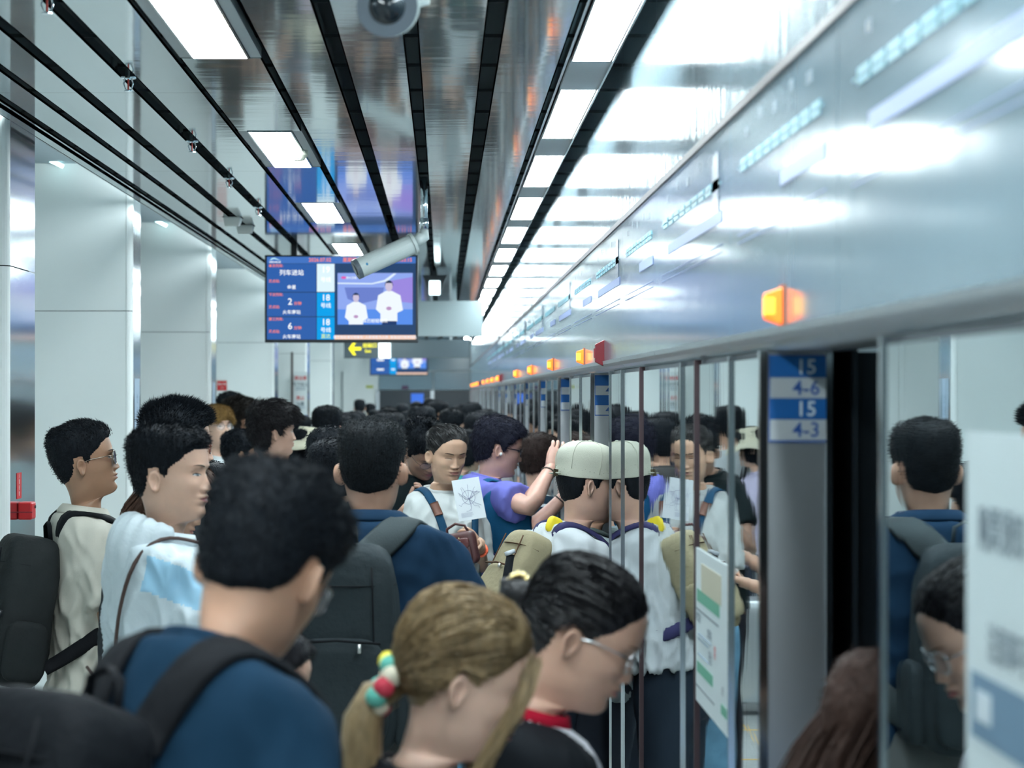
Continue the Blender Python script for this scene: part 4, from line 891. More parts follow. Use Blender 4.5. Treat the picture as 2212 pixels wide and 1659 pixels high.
MB().box((-.056,-.036,.07),(-.050,-.032,.10)).build('zip_pull', GD, g); MB().tube([(-.05,0,.135),(-.04,0,.17),(0,0,.185),(.04,0,.17),(.05,0,.135)], .006, 8).build('carry_strap', LB, g, smooth=True); g.rotation_euler = (0, math.radians(-12), math.radians(-18))
wb_ = p.arms[-1][2]; a = Vector(p.fin([wb_])[0]); n_ = (Vector(p.fin([p.arms[-1][1]])[0])-a).normalized(); q = MB(); u = n_.orthogonal().normalized(); v_ = n_.cross(u)
q.tube([a+n_*.02+(u*math.cos(t)+v_*math.sin(t))*.030 for t in np.linspace(0, 6.283, 17)], .006, 8); q.build('wristband', mat('coral_band', (.95,.16,.07), .5), p.root, smooth=True)

p = place('man in a black T-shirt with thin glasses bowing his head over his phone', 916, 912, 11.3, -148, hp=36, lean=6, res=1, skin=(.42,.25,.18), hairtop=.02, hr=10)
p.body({1: ((.30,.30,-.9),(-.30,.50,.80),(-.3,.2,.6),(-.5,.3,.6),.8), -1: ((-.25,.3,-.9),(.35,.5,.75),(.3,.2,.6),(.5,.3,.6),.8)}).face(open_=.3, browth=1.4).hair('short', top=.026, sidet=.010, blades=9000, bl=.016, lift=.6, col=BLK).shirt((.010,.016,.018), collar=((.01,.016,.018),)).legs((.03,.03,.04)); p.glasses(col=(.02,.02,.025), w_=.026, h=.019, round_=1, r=.0009)
q = MB(); addtext(q, 'YOU ARE FREE TO\nCREATE YOUR FUTURE', .012, (0,0,0)); q.v = [q.arr()+np.array((0,0,0))]; tv = q.arr(); tv = np.stack((-(tv[:,0]), np.zeros(len(tv)), tv[:,2]), 1)+np.array((.078,.140,1.335)); MB().add(p.fin(tv), q.f).build('chest_print', mat('print_white', (.7,.75,.75), .7), p.root)
cp_ = p.world(p.arms[1][2]+Vector((-.03,.06,.07))); g = empty('toy', cp_, label='small yellow round object in the hands of the man in the black T-shirt', cat='toy'); MB().ell((0,0,0),(.026,.014,.024),14,9).build('disc', mat('toy_yellow', (.75,.55,.03), .4), g, smooth=True); MB().ell((-.004,-.012,.002),(.016,.006,.014),10,6).build('face_plate', mat('toy_yellow2', (.6,.42,.02), .4), g, smooth=True)

p = place('person with dark cropped hair, purple T-shirt and black-framed glasses', 1076, 903, 11.1, -84, nk=.03, hp=7, res=1, wide=1.12, skin=(.58,.35,.28), hairtop=.018, lean=5, headscale=1.03)
p.body({1: ((.78,.40,-.08),(-.58,.38,.64),(-1,0,0),(-.2,.35,.95),.5), -1: ((-.05,.75,-.60),(-.0,.62,.78),(1,0,0),(0,.35,.95),.5)}).face(open_=.6).hair('short', top=.022, sidet=.016, blades=9000, bl=.016, lift=.15, col=(.012,.013,.024))
p.shirt((.15,.16,.50), sleeve=.72, loose=.026, fold=.010, collar=((.17,.17,.52),)).legs((.05,.06,.04)); p.glasses(col=(.02,.02,.03), w_=.025, h=.019, r=.0018); pm_ = p
for sd in (1,-1):
    a = Vector(p.fin([p.arms[sd][2]])[0]); n_ = (Vector(p.fin([p.arms[sd][1]])[0])-a).normalized(); u = n_.orthogonal().normalized(); v_ = n_.cross(u); MB().tube([a+n_*.03+(u*math.cos(t)+v_*math.sin(t))*.031 for t in np.linspace(0, 6.283, 15)], .004, 6).build('bracelet', mat('bracelet', (.05,.04,.03), .5), p.root, smooth=True)
q = MB(); q.ell((.0815,.004,.092),(.006,.006,.008),10,7); MB().add(p.H_(q.arr()), q.f).build('earbud', M_white, p.root, smooth=True)
tb = W(1092, 1195, 10.80); g = empty('tote_bag', tb, label='large teal blue tote bag with small yellow emblem on the purple-shirted person\'s shoulder', cat='bag'); TL = fabric('tote_teal', (.010,.085,.19), .8)
q = MB(); V = np.array(sq((0,0,.155),(.135,.05,.15),.55,warp=.016)[0]); V[:,0] *= 1-.25*(V[:,2]/.31); V[:,1] *= .7; V[:,2] += .02*np.sin(V[:,0]*14)*(V[:,2] > .2); q.add(V, sq((0,0,.155),(.125,.05,.15),.3)[1]); q.build('bag_body', TL, g, smooth=True)
MB().box((-.03,-.056,.185),(-.012,-.050,.20)).build('emblem', mat('emblem_yellow', (.75,.72,.05), .6), g); q = MB(); q.box((-.02,-.057,.168),(.022,-.051,.177)); q.ell((-.002,-.053,.187),(.010,.003,.007),10,6); q.build('emblem', mat('emblem_yellow', (.75,.72,.05), .6), g)
g.rotation_euler = (0, math.radians(18), math.radians(4))
g.rotation_euler = (0,0,0)
for P in ([(.175,-.10,1.12),(.165,-.09,1.25),(.15,-.05,1.42),(.145,.0,1.47)],[(.145,.0,1.47),(.155,.07,1.40),(.175,.10,1.25),(.18,.11,1.12)]): ribbon(p, P, .04, .006, 'shoulder_strap', TL, g, n=16)

p = place('person with short brown-black hair in a navy and white striped T-shirt', 1165, 938, 11.75, -62, hy=20, hp=6, res=1, skin=SKL, hairtop=.018)
p.body(sides()).face().hair('short', top=.022, sidet=.016, blades=6000, bl=.02, lift=.1, col=(.030,.020,.018)).shirt((.012,.03,.05), sleeve=.75, loose=.024, neck=19.8, voxel=.006).legs((.05,.05,.08)); mw = mat('stripe_white', (.60,.66,.68), .9)
paint(p, mw, lambda x, y, z: (z*18+.15*math.sin(x*30)) % 1 < .24)


# ======================= the rest of the crowd =======================
def simple(label, px, top, d, yaw, hair='short', hcol=BLK, shirt=(.5,.55,.56), skin=SK, blades=2500, tr=(.04,.05,.07), arms=None, glasses=0, long=0, sleeve=.7, res=.5, face=1, htop=.022, hside=.012, bl=.018, lift=.45, group=None, pants=True, **k):
    p = place(label, px, top, d, yaw, res=res, skin=skin, group=group, **k); p.body(arms or sides())
    if face: p.face(open_=.6)
    p.hair(hair, top=htop, sidet=hside, blades=blades, bl=bl, lift=lift, col=hcol)
    p.shirt(shirt, sleeve=sleeve, collar=(shirt,), fold=.010); p.legs(tr)
    if glasses: p.glasses(col=(.3,.28,.28) if glasses == 2 else (.02,.02,.02), metal=int(glasses == 2), w_=.024, h=.020, round_=int(glasses == 2))
    if long:
        A = p.H_([(x,-.075,.13) for x in (-.06,-.036,-.012,.012,.036,.06)]); B0 = p.H_([(x*1.2,-.098,.04) for x in (-.06,-.036,-.012,.012,.036,.06)]); T = [[a_, b_, b_+(0,-.012,-.07), b_+(0,-.02,-.16), b_+(0,-.02,-.20-long)] for a_, b_ in zip(A, B0)]
        c0, c1 = p.H_([(0,-.06,.14)])[0], p.H_([(0,-.080,.04)])[0]
        p.locks([([c0, c1, c1+(0,-.012,-.08), c1+(0,-.018,-.16-long*.5), c1+(0,-.018,-.18-long)], [.05,.072,.070,.055,.02])], name='long_hair', flat=.45, world=True); p.strands(T, 40, .0022, (.010,.016), name='long_hair_strands', world=True)
    return p
DRK = (.007,.009,.012); WHT = (.50,.55,.56)
p = simple('tall man with spiky hair and brown-framed glasses behind the boy in white', 382, 874, 7.7, -80, 'fade', shirt=(.020,.024,.028), res=1, blades=12000, bl=.020, lift=.75, htop=.026, hside=.005, headscale=.98, skin=(.50,.31,.23), hp=2)
p.glasses(col=(.16,.05,.03), w_=.026, h=.018, r=.0018)
p = simple('woman hidden behind the boy in white, long brown hair falling down her back', 372, 985, 7.05, -95, 'cover', hcol=(.05,.028,.02), shirt=(.03,.035,.04), fem=1, long=.10, lift=.1, hp=20, lean=4)
p = simple('young man with dyed golden hair and thin round glasses turning his head back', 466, 877, 14.6, -95, 'bang', hcol=(.22,.13,.045), shirt=WHT, hy=-45, glasses=2, res=1, blades=8000, bl=.022, lift=.2, htop=.020, skin=SKL, hp=-6)
p.strands([[(sd*.01,.098,.185),(sd*.035,.106,.168),(sd*.062,.092,.135)] for sd in (1,-1)], 90, .0018, (.010,.008), name='fringe')
simple('person with curly dark hair shading the forehead with a raised forearm', 519, 866, 16.2, -60, 'short', hcol=(.02,.017,.015), shirt=(.08,.05,.04), skin=SKT, htop=.034, hside=.022, blades=6000, bl=.03, lift=.5, arms={-1: DOWN(-1), 1: ((.55,.80,.02),(-.35,-.45,.78),(0,-1,0))})
simple('black-haired person, top of the head just above the golden-haired man', 498, 850, 18.0, -10, 'short', shirt=DRK)
simple('boy with thick black hair behind the front man, facing right', 521, 931, 13.6, -78, 'bang', shirt=(.25,.27,.32), blades=5000, lift=.1, htop=.024, hside=.018, skin=SKT)
simple('child with round dark hair in front of the golden-haired man', 490, 945, 15.0, -20, 'cover', shirt=DRK, blades=2500, lift=.1)
p = simple('young man with wavy dark hair in a pale grey-green T-shirt', 588, 868, 12.3, -74, 'bang', hcol=(.020,.019,.020), shirt=(.36,.46,.48), res=1, blades=12000, bl=.030, lift=.30, htop=.038, hside=.020, lump=.0 if 0 else .0, skin=SKP) if 0 else None
p = place('young man with wavy dark hair in a pale grey-green T-shirt', 590, 868, 12.3, -74, res=1, skin=SKP, hairtop=.034, wide=1.08, nk=.01)
p.body(sides()).face(open_=.6).hair('bang', top=.036, sidet=.022, blades=12000, bl=.030, lift=.30, col=(.018,.017,.019), lump=.012, front=.012).shirt((.36,.46,.48), sleeve=.9, loose=.028, collar=((.36,.46,.48),)).legs((.05,.06,.08))
p = simple('woman in a cream bucket hat and lavender top', 668, 925, 15.2, -75, 'cover', shirt=(.50,.47,.62), fem=1, long=.15, lift=.1, skin=SKL, hp=8)
q = MB(); n = 30; V = []
for r, z, wv in ((.02,.252,0),(.075,.246,0),(.092,.20,0),(.102,.155,0),(.140,.130,.012),(.172,.105,.018)):
    for i in range(n): a = 2*math.pi*i/n; V.append((r*math.cos(a), r*math.sin(a)*1.08-.005, z+wv*math.sin(a*3+1)))
q.add(V, [(i*n+j, (i+1)*n+j, (i+1)*n+(j+1)%n, i*n+(j+1)%n) for i in range(5) for j in range(n)]+[tuple(range(n))]); o = MB().add(p.H_(q.arr()), q.f).build('bucket_hat', mat('hat_cream', (.62,.60,.46), .9), p.root, smooth=True); s_ = o.modifiers.new('t', 'SOLIDIFY'); s_.thickness = .004
p = simple('man seen from behind in a white T-shirt with black crossbody strap', 707, 880, 15.7, -12, 'fade', shirt=WHT, res=1, blades=6000, bl=.012, nk=.01)
ribbon(p, [(-.10,.12,1.30),(-.10,-.02,1.49),(-.08,-.12,1.40),(0,-.13,1.2),(.10,-.12,1.0)], .04, .006, 'strap', fabric('strap_black', (.012,.014,.018)))
p = simple('woman with long straight black hair seen from behind, dark clothes', 716, 926, 10.9, -55, 'cover', shirt=DRK, fem=1, long=.2, lift=.1, arms={1: ((.1,.2,-1),(-.1,1,.4),(0,-1,0)), -1: DOWN(-1)})
p = simple('small person in black carrying a dark backpack with pale grey straps', 722, 952, 9.6, -62, 'cover', shirt=DRK, lift=.1, fem=1, arms={1: ((.1,.3,-1),(-.05,1,.25),(0,-1,0)), -1: DOWN(-1)})
backpack(p, 'black backpack with pale grey straps left of the man in the dark blue polo', (.018,.026,.030), z=1.22, strapcol=(.40,.46,.46), strap_w=.05)
ph = p.arms[1][2]; g = empty('phone', p.world(ph+Vector((0,.07,.03))), label='white phone case in the hand of the person in black', cat='phone'); MB().box((-.035,-.005,-.02),(.035,.005,.05)).build('case', mat('phone_white', (.6,.68,.7), .4), g, bevel=.004)
g.rotation_euler = (.3, .9, .3)
p = place('person with black and red backpack behind the tall spiky-haired man', 452, 1000, 8.9, -70, res=.5, skin=SK, fem=1, hp=15); p.body(sides()).face().hair('cover', top=.02, sidet=.014, blades=1500, bl=.01, lift=.1, col=BLK).shirt((.03,.035,.04)).legs((.03,.03,.04)); backpack(p, 'dark grey backpack with bright red top flap behind the spiky-haired man', (.030,.035,.040), z=1.30, strapcol=(.65,.03,.03), size=(.16,.10,.22))
p = simple('older man with grey cap and glasses between the polo man and the man in black', 880, 925, 15.4, 150, 'fade', hcol=(.10,.12,.16), shirt=(.35,.32,.28), res=.5, hp=10, glasses=1)
p = simple('woman with long black hair and glasses behind the woman in overalls', 1010, 930, 14.6, -92, 'cover', shirt=(.05,.3,.3), fem=1, glasses=1, long=.15, lift=.1, hp=12, skin=SKL)
p = simple('person in a light grey top in the doorway, head hidden by the cap', 1287, 985, 8.78, -60, 'short', shirt=(.30,.36,.39), wide=1.1, lean=8); backpack(p, 'plain light grey backpack in the doorway behind the man in the cap', (.27,.34,.38), z=1.22, size=(.14,.09,.22), trim=(.06,.08,.08))
# the far crowd: seen only as heads and shoulders
far = [ # px, top, d, yaw, hair, shirt, skin, label
 (777,863,38,5,'fade',(.02,.025,.03),SKT,'tall dark-haired man standing apart before the far white service door'),
 (757,893,20,-60,'short',(.015,.015,.02),SK,'person with dark hair and black top just left of the polo man'),
 (771,890,24,30,'cover',(.12,.06,.05),SK,'dark brown-haired person above the polo man\'s head'),
 (812,886,30,-110,'pulled',(.4,.42,.42),SKL,'pale-faced woman with hair pulled back, far behind the polo man'),
 (838,881,26,-150,'short',(.3,.32,.33),SK,'man with swept black hair facing the view right above the polo man'),
 (850,893,19,170,'short',(.4,.42,.44),SKL,'person with glasses peering over the polo man\'s head'),
 (912,878,17.5,160,'bang',(.015,.02,.02),SKT,'young man with a fringe and white jacket facing the view'),
 (886,890,21,-20,'short',(.66,.72,.72),SKL,'person in a bright white top left of the young man with a fringe'),
 (944,868,27,-60,'short',(.5,.55,.56),SKT,'man with brown-black hair in a white top, back turned'),
 (978,886,18.5,-70,'fade',(.40,.46,.48),SKL,'man with curly cropped hair and earbud near the woman in overalls'),
 (996,877,26,-40,'short',(.35,.4,.42),SK,'dark-haired person in grey next to the door columns'),
 (1018,873,24,60,'short',(.42,.48,.50),SKT,'man with dark hair turned left beside the mirrored doors'),
 (1031,893,17.0,0,'short',(.45,.5,.52),SKL,'person with neat black hair bun above the purple-shirted person'),
 (868,873,34,10,'short',(.02,.03,.04),SK,'distant dark head in front of the dark glass'),
 (900,868,40,-30,'short',(.1,.12,.14),SK,'distant person in front of the blue advert'),
 (928,862,36,15,'fade',(.3,.2,.2),SKT,'distant person beside the far glass post'),
 (958,870,40,-10,'short',(.5,.5,.5),SK,'distant light-topped person at the end of the platform'),
 (800,872,44,-30,'short',(.1,.1,.1),SK,'most distant person near the service door'),
 (733,897,17.5,-30,'cover',(.1,.06,.05),SK,'brown-haired person beside the man with the crossbody strap'),
 (830,895,16.6,20,'short',(.03,.03,.04),SK,'person in black directly behind the polo man'),
 (895,905,14.3,-30,'bang',(.05,.05,.05),SK,'person with straight black hair behind the man in black'),
 (1050,888,19.2,-80,'short',(.3,.33,.35),SK,'person in grey behind the purple-shirted person'),
 (645,899,18.6,-60,'short',(.14,.17,.21),SKT,'brown-skinned man in dark grey beside the notice board'),
 (560,905,17,-60,'short',(.03,.03,.04),SK,'person behind the wavy-haired young man'),
 (1068,905,15.6,-100,'short',(.5,.5,.5),SKL,'person between the purple-shirted person and the mirrored doors'),
 (1052,897,21.5,-60,'cover',(.4,.45,.5),SKL,'long-haired person beside the mirrored doors')]
for i, (px, top, d, yaw, h, c, skn, lb) in enumerate(far):
    simple(lb, px, top, d, yaw, h, shirt=c, skin=skn, res=.5 if d < 22 else .3, blades=1200 if d < 28 else 0, bl=.022, hp=(0,10,5,12)[i%4], face=int(abs(yaw) > 50), glasses=int('glasses' in lb), fem=int('woman' in lb or h == 'cover'), lift=.35)

# ======================= suitcase (seen in the mirrored doors) =======================
g = empty('suitcase', (-.68, 14.3, 0), .15, label='silver hard-shell suitcase on four wheels, seen in the mirrored doors', cat='suitcase')
sm_m = mat('suitcase_silver', (.55,.60,.62), .28, metal=.7, bump=.05, bscale=60)
q = MB(); q.add(*sq((0,0,.38),(.22,.13,.31),.28,32,18)); q.build('shell', sm_m, g, smooth=True)
for k in range(7): q = MB(); q.add(*sq((-.165+k*.055,0,.38),(.010,.137,.29),.4,14,16)); q.build('rib', sm_m, g, smooth=True)
for x in (-.16,.16):
    for y in (-.09,.09):
        q = MB(); q.tube([(x-.012,y,.027),(x+.012,y,.027)], .027, 14); q.box((x-.015,y-.012,.03),(x+.015,y+.012,.075)); q.build('wheel', M_black, g, smooth=False)
q = MB(); q.tube([(-.07,.09,.68),(-.07,.09,.98),(.07,.09,.98),(.07,.09,.68)], .009, 8); q.build('handle', M_polish, g); MB().box((-.13,-.004,.55),(-.10,0,.57)).build('sticker', mat('sticker_yellow', (.7,.5,.03), .5), g)
g.children[-1].location = (0,-.131,0)
MB().ell((.2,-.15,.62),(.03,.03,.035),12,8).ell((.2,-.15,.575),(.025,.025,.03),12,8).build('charm', mat('charm_blue', (.25,.5,.65), .8), g, smooth=True)

# ======================= stickers and plates on the doors =======================
PBL = mat('plate_blue', (.004,.10,.34), .4); PGR = mat('plate_grey', (.42,.47,.50), .45); PTX = mat('plate_text', (.55,.66,.72), .5); PDB = mat('plate_text_blue', (.02,.09,.33), .5)
plates = {4.15: ('15','4-6','15','4-3', 'rear'), 8.92: ('14','4-4','14','4-5'), 11.49: ('14','4-2','14','4-3'), 13.87: ('13','3-6','13','3-5'), 16.4: ('13','3-4','13','3-3'), 19.0: ('12','3-2','12','3-1'), 21.7: ('12','2-6','12','2-5'), 24.3: ('11','2-4','11','2-3')}
for ya, tx in plates.items():
    g = empty('door_number_plate', (X+.062, ya-.003, FB-.09), label='blue and grey door number plate reading %s, %s, %s, %s' % tx[:4] if ya < 12 else 'blue and grey door number plate, %s in line from the nearest one' % ({13.87:'fourth',16.4:'fifth',19.0:'sixth',21.7:'seventh',24.3:'eighth'}[ya]), cat='sign', group='door number plates')
    for k in range(4):
        z1 = .080-k*.036; MB().box((-.052,-.002,z1-.035),(.049,.003,z1)).build('plate', (PBL, PGR)[k%2], g)
        q = MB(); addtext(q, tx[k], .036, (.010,-.0028,z1-.0185)); q.build('lettering', (PTX, PDB)[k%2], g)
    MB().box((-.054,-.001,-.067),(.051,.0035,.083)).build('backing', PDB, g)
def wallposter(name, label, y0, y1, z0, z1, items, base=(.62,.70,.72), off=.003):
    g = empty(name, (X-off, (y0+y1)/2, z0), label=label, cat='poster'); MB().box((0,-(y1-y0)/2,0),(off-.0002,(y1-y0)/2,z1-z0)).build('sheet', mat('poster_%s' % (base,), base, .35), g)
    Wd, Hh = y1-y0, z1-z0
    for n_i, (nm, m, rects) in enumerate(items):
        q = MB()
        for i_, r in enumerate(rects):
            if i_ and nm not in ('small_print', 'frame_line'): q.build(nm, m, g); q = MB()
            if not isinstance(r[2], str): q.box((-.0006-.0003*n_i, Wd/2-r[0]*Wd, Hh*r[1]), (-.0002, Wd/2-r[2]*Wd, Hh*r[3]))
            else: addtext(q, r[2], r[3], (-.0008, Wd/2-r[0]*Wd, Hh*r[1]), ux=(0,-1,0))
        q.build(nm, m, g)
    return g
TG = mat('print_grey', (.12,.16,.20), .5); TB = mat('print_slate', (.10,.18,.26), .5); TW = mat('print_pale', (.45,.52,.56), .5); GRN = mat('print_green', (.10,.32,.22), .5); BLUP = mat('print_blue', (.12,.22,.48), .5); RED = mat('print_red', (.6,.03,.04), .5)
wallposter('notice_poster', 'large printed notice on the nearest mirrored panel, partly out of view', 1.2, 2.53, 1.30, 1.86, [
  ('heading', TG, [(.12,.82,'购票须知',.05),(.40,.82,'乘车指南',.05),(.14,.62,'注意事项',.042),(.42,.62,'请勿倚靠车门',.042)]),
  ('table_rows', TB, [(.02,.44,.98,.56),(.02,.22,.98,.32),(.02,.02,.98,.11)]), ('column', BLUP, [(.55,.0,.62,.56)]),
  ('small_print', TG, [(.06,.37,.20,.385),(.06,.345,.17,.36),(.25,.37,.40,.385),(.06,.16,.22,.175),(.06,.13,.19,.145),(.26,.16,.42,.175)]), ('badge', TW, [(.04,.475,.09,.53)])], base=(.50,.58,.60))
wallposter('notice_poster', 'long white information poster with green bars on the mirrored panel left of plate 15', 4.64, 5.24, 1.235, 1.565, [
  ('frame_line', TG, [(.02,.60,.72,.612),(.02,.10,.60,.112)]), ('green_bar', GRN, [(.05,.66,.75,.74),(.05,.20,.55,.27),(.80,.10,.96,.16)]), ('picture', mat('print_sand', (.46,.44,.34), .5), [(.20,.74,.80,.92)]),
  ('body_text', TG, [(.10,.55,'乘客须知',.022),(.45,.50,'文明乘车',.022),(.48,.36,'安全',.03),(.85,.24,'出行',.02)]), ('red_text', RED, [(.62,.42,'禁',.03)]), ('small_print', TB, [(.1,.45,.5,.455),(.1,.42,.42,.425),(.1,.32,.44,.325)])])
# printed line maps on the header panels
LM = mat('line_teal', (.16,.45,.55), .3); LB2 = mat('line_violet', (.24,.33,.62), .3)
k_ = 0
for k in range(len(fy)-1):
    y0, y1 = fy[k], fy[k+1]
    if y1 < 1.5 or y0 > 30: continue
    g = empty('line_map', (X-.002, y0, FB+.1), label=nth(k-5, 'faint printed route map on the %s header panel from the view edge', 'faint printed route map on a far header panel'), cat='map', group='route maps on the door header'); L_ = y1-y0
    q = MB(); zt = .235
    for j in range(9):
        a = y0*0+L_*(.12+.085*j)
        q.box((0,a,zt),(.0015,a+L_*.068,zt+.022))
    q.box((0,L_*.1,zt+.009),(.001,L_*.9,zt+.012)); q.build('teal_line', LM, g)
    q = MB(); q.box((0,L_*.08,.165),(.0015,L_*(.45 if k % 2 else .8),.19)); q.box((0,L_*.08,.12),(.001,L_*.9,.1215)); q.box((0,L_*.08,.105),(.001,L_*.9,.1065)); q.build('violet_line', LB2, g)
    q = MB(); 
    for j in range(5): addtext(q, ('终点站','方向','换乘','开往','本站')[j], .022, (-.0002, L_*(.2+.15*j), .30+.012*(j%2)), ux=(0,-1,0))
    q.build('small_text', mat('print_faint', (.28,.36,.42), .4), g)
    if k % 2 == 0:
        g2 = empty('wall_display', (X-.002, y0+L_*.12 if y0 > 3.3 else y0+.05, FB+.29), label=nth((k-6)//2, 'small upright dark info panel on the door header, %s one from the view edge', 'small dark info panel on the far door header'), cat='sign', group='dark info panels on the door header')
        MB().box((0,0,0),(.0018,.11,.12)).build('picture', mat('info_dark', (.10,.14,.19), .2), g2)
# orange door lamps and red boxes
LO = mat('lamp_orange', (.9,.25,.02), .4, emit=(1,.13,.01), es=1.6); LY = mat('lamp_core', (1,.5,.05), .4, emit=(1,.40,.04), es=1.8)
ld = [3.92, 9.45, 12.1, 14.96, 17.95, 23.93, 26.6, 29.3, 32.6, 37.8, 39.8, 42.0, 44.2, 46.5]
nm_ = ['nearest','second','third','fourth','fifth']
for i, d in enumerate(ld):
    g = empty('door_lamp', (X, d, 2.04), label='glowing orange door lamp, %s along the header' % nm_[i] if i < 5 else nth(i, 'small glowing orange door lamp, %s along the header from the nearest', ''), cat='lamp', group='orange door lamps')
    arc = lambda s, x: [(-.030*x*s, 0)]
    V = [(0,-.024,-.031),(0,.024,-.031),(0,.024,.031),(0,-.024,.031),(-.030,-.016,-.021),(-.030,.016,-.021),(-.030,.016,.021),(-.030,-.016,.021)]
    MB().add(V, [(4,5,6,7),(0,1,5,4),(1,2,6,5),(2,3,7,6),(3,0,4,7)]).build('lens', LO, g, bevel=.003)
    MB().box((-.0305,-.011,-.015),(-.031,.011,.015)).build('core', LY, g); q = MB(); q.box((-.031,-.0165,-.014),(-.015,-.0215,.014)); q.build('core', LY, g)
    MB().box((-.004,-.027,-.034),(0,.027,.034)).build('base_plate', mat('lamp_base', (.45,.12,.05), .4), g)
for d in (8.3, 22.6, 36.0):
    g = empty('alarm_box', (X, d, 2.035), label='dark red alarm housing on the door header, %s one' % {8.3:'nearest',22.6:'middle',36.0:'farthest'}[d], cat='alarm', group='dark red housings on the header')
    MB().add([(0,-.03,-.045),(0,.03,-.045),(0,.03,.045),(0,-.03,.045),(-.03,-.018,-.03),(-.03,.018,-.03),(-.03,.018,.03),(-.03,-.018,.03)], [(4,5,6,7),(0,1,5,4),(1,2,6,5),(2,3,7,6),(3,0,4,7)]).build('housing', mat('alarm_maroon', (.20,.015,.025), .35), g, bevel=.002)
    MB().box((-.034,-.010,-.016),(-.030,.010,.016)).build('button', mat('alarm_maroon2', (.30,.03,.04), .3), g)

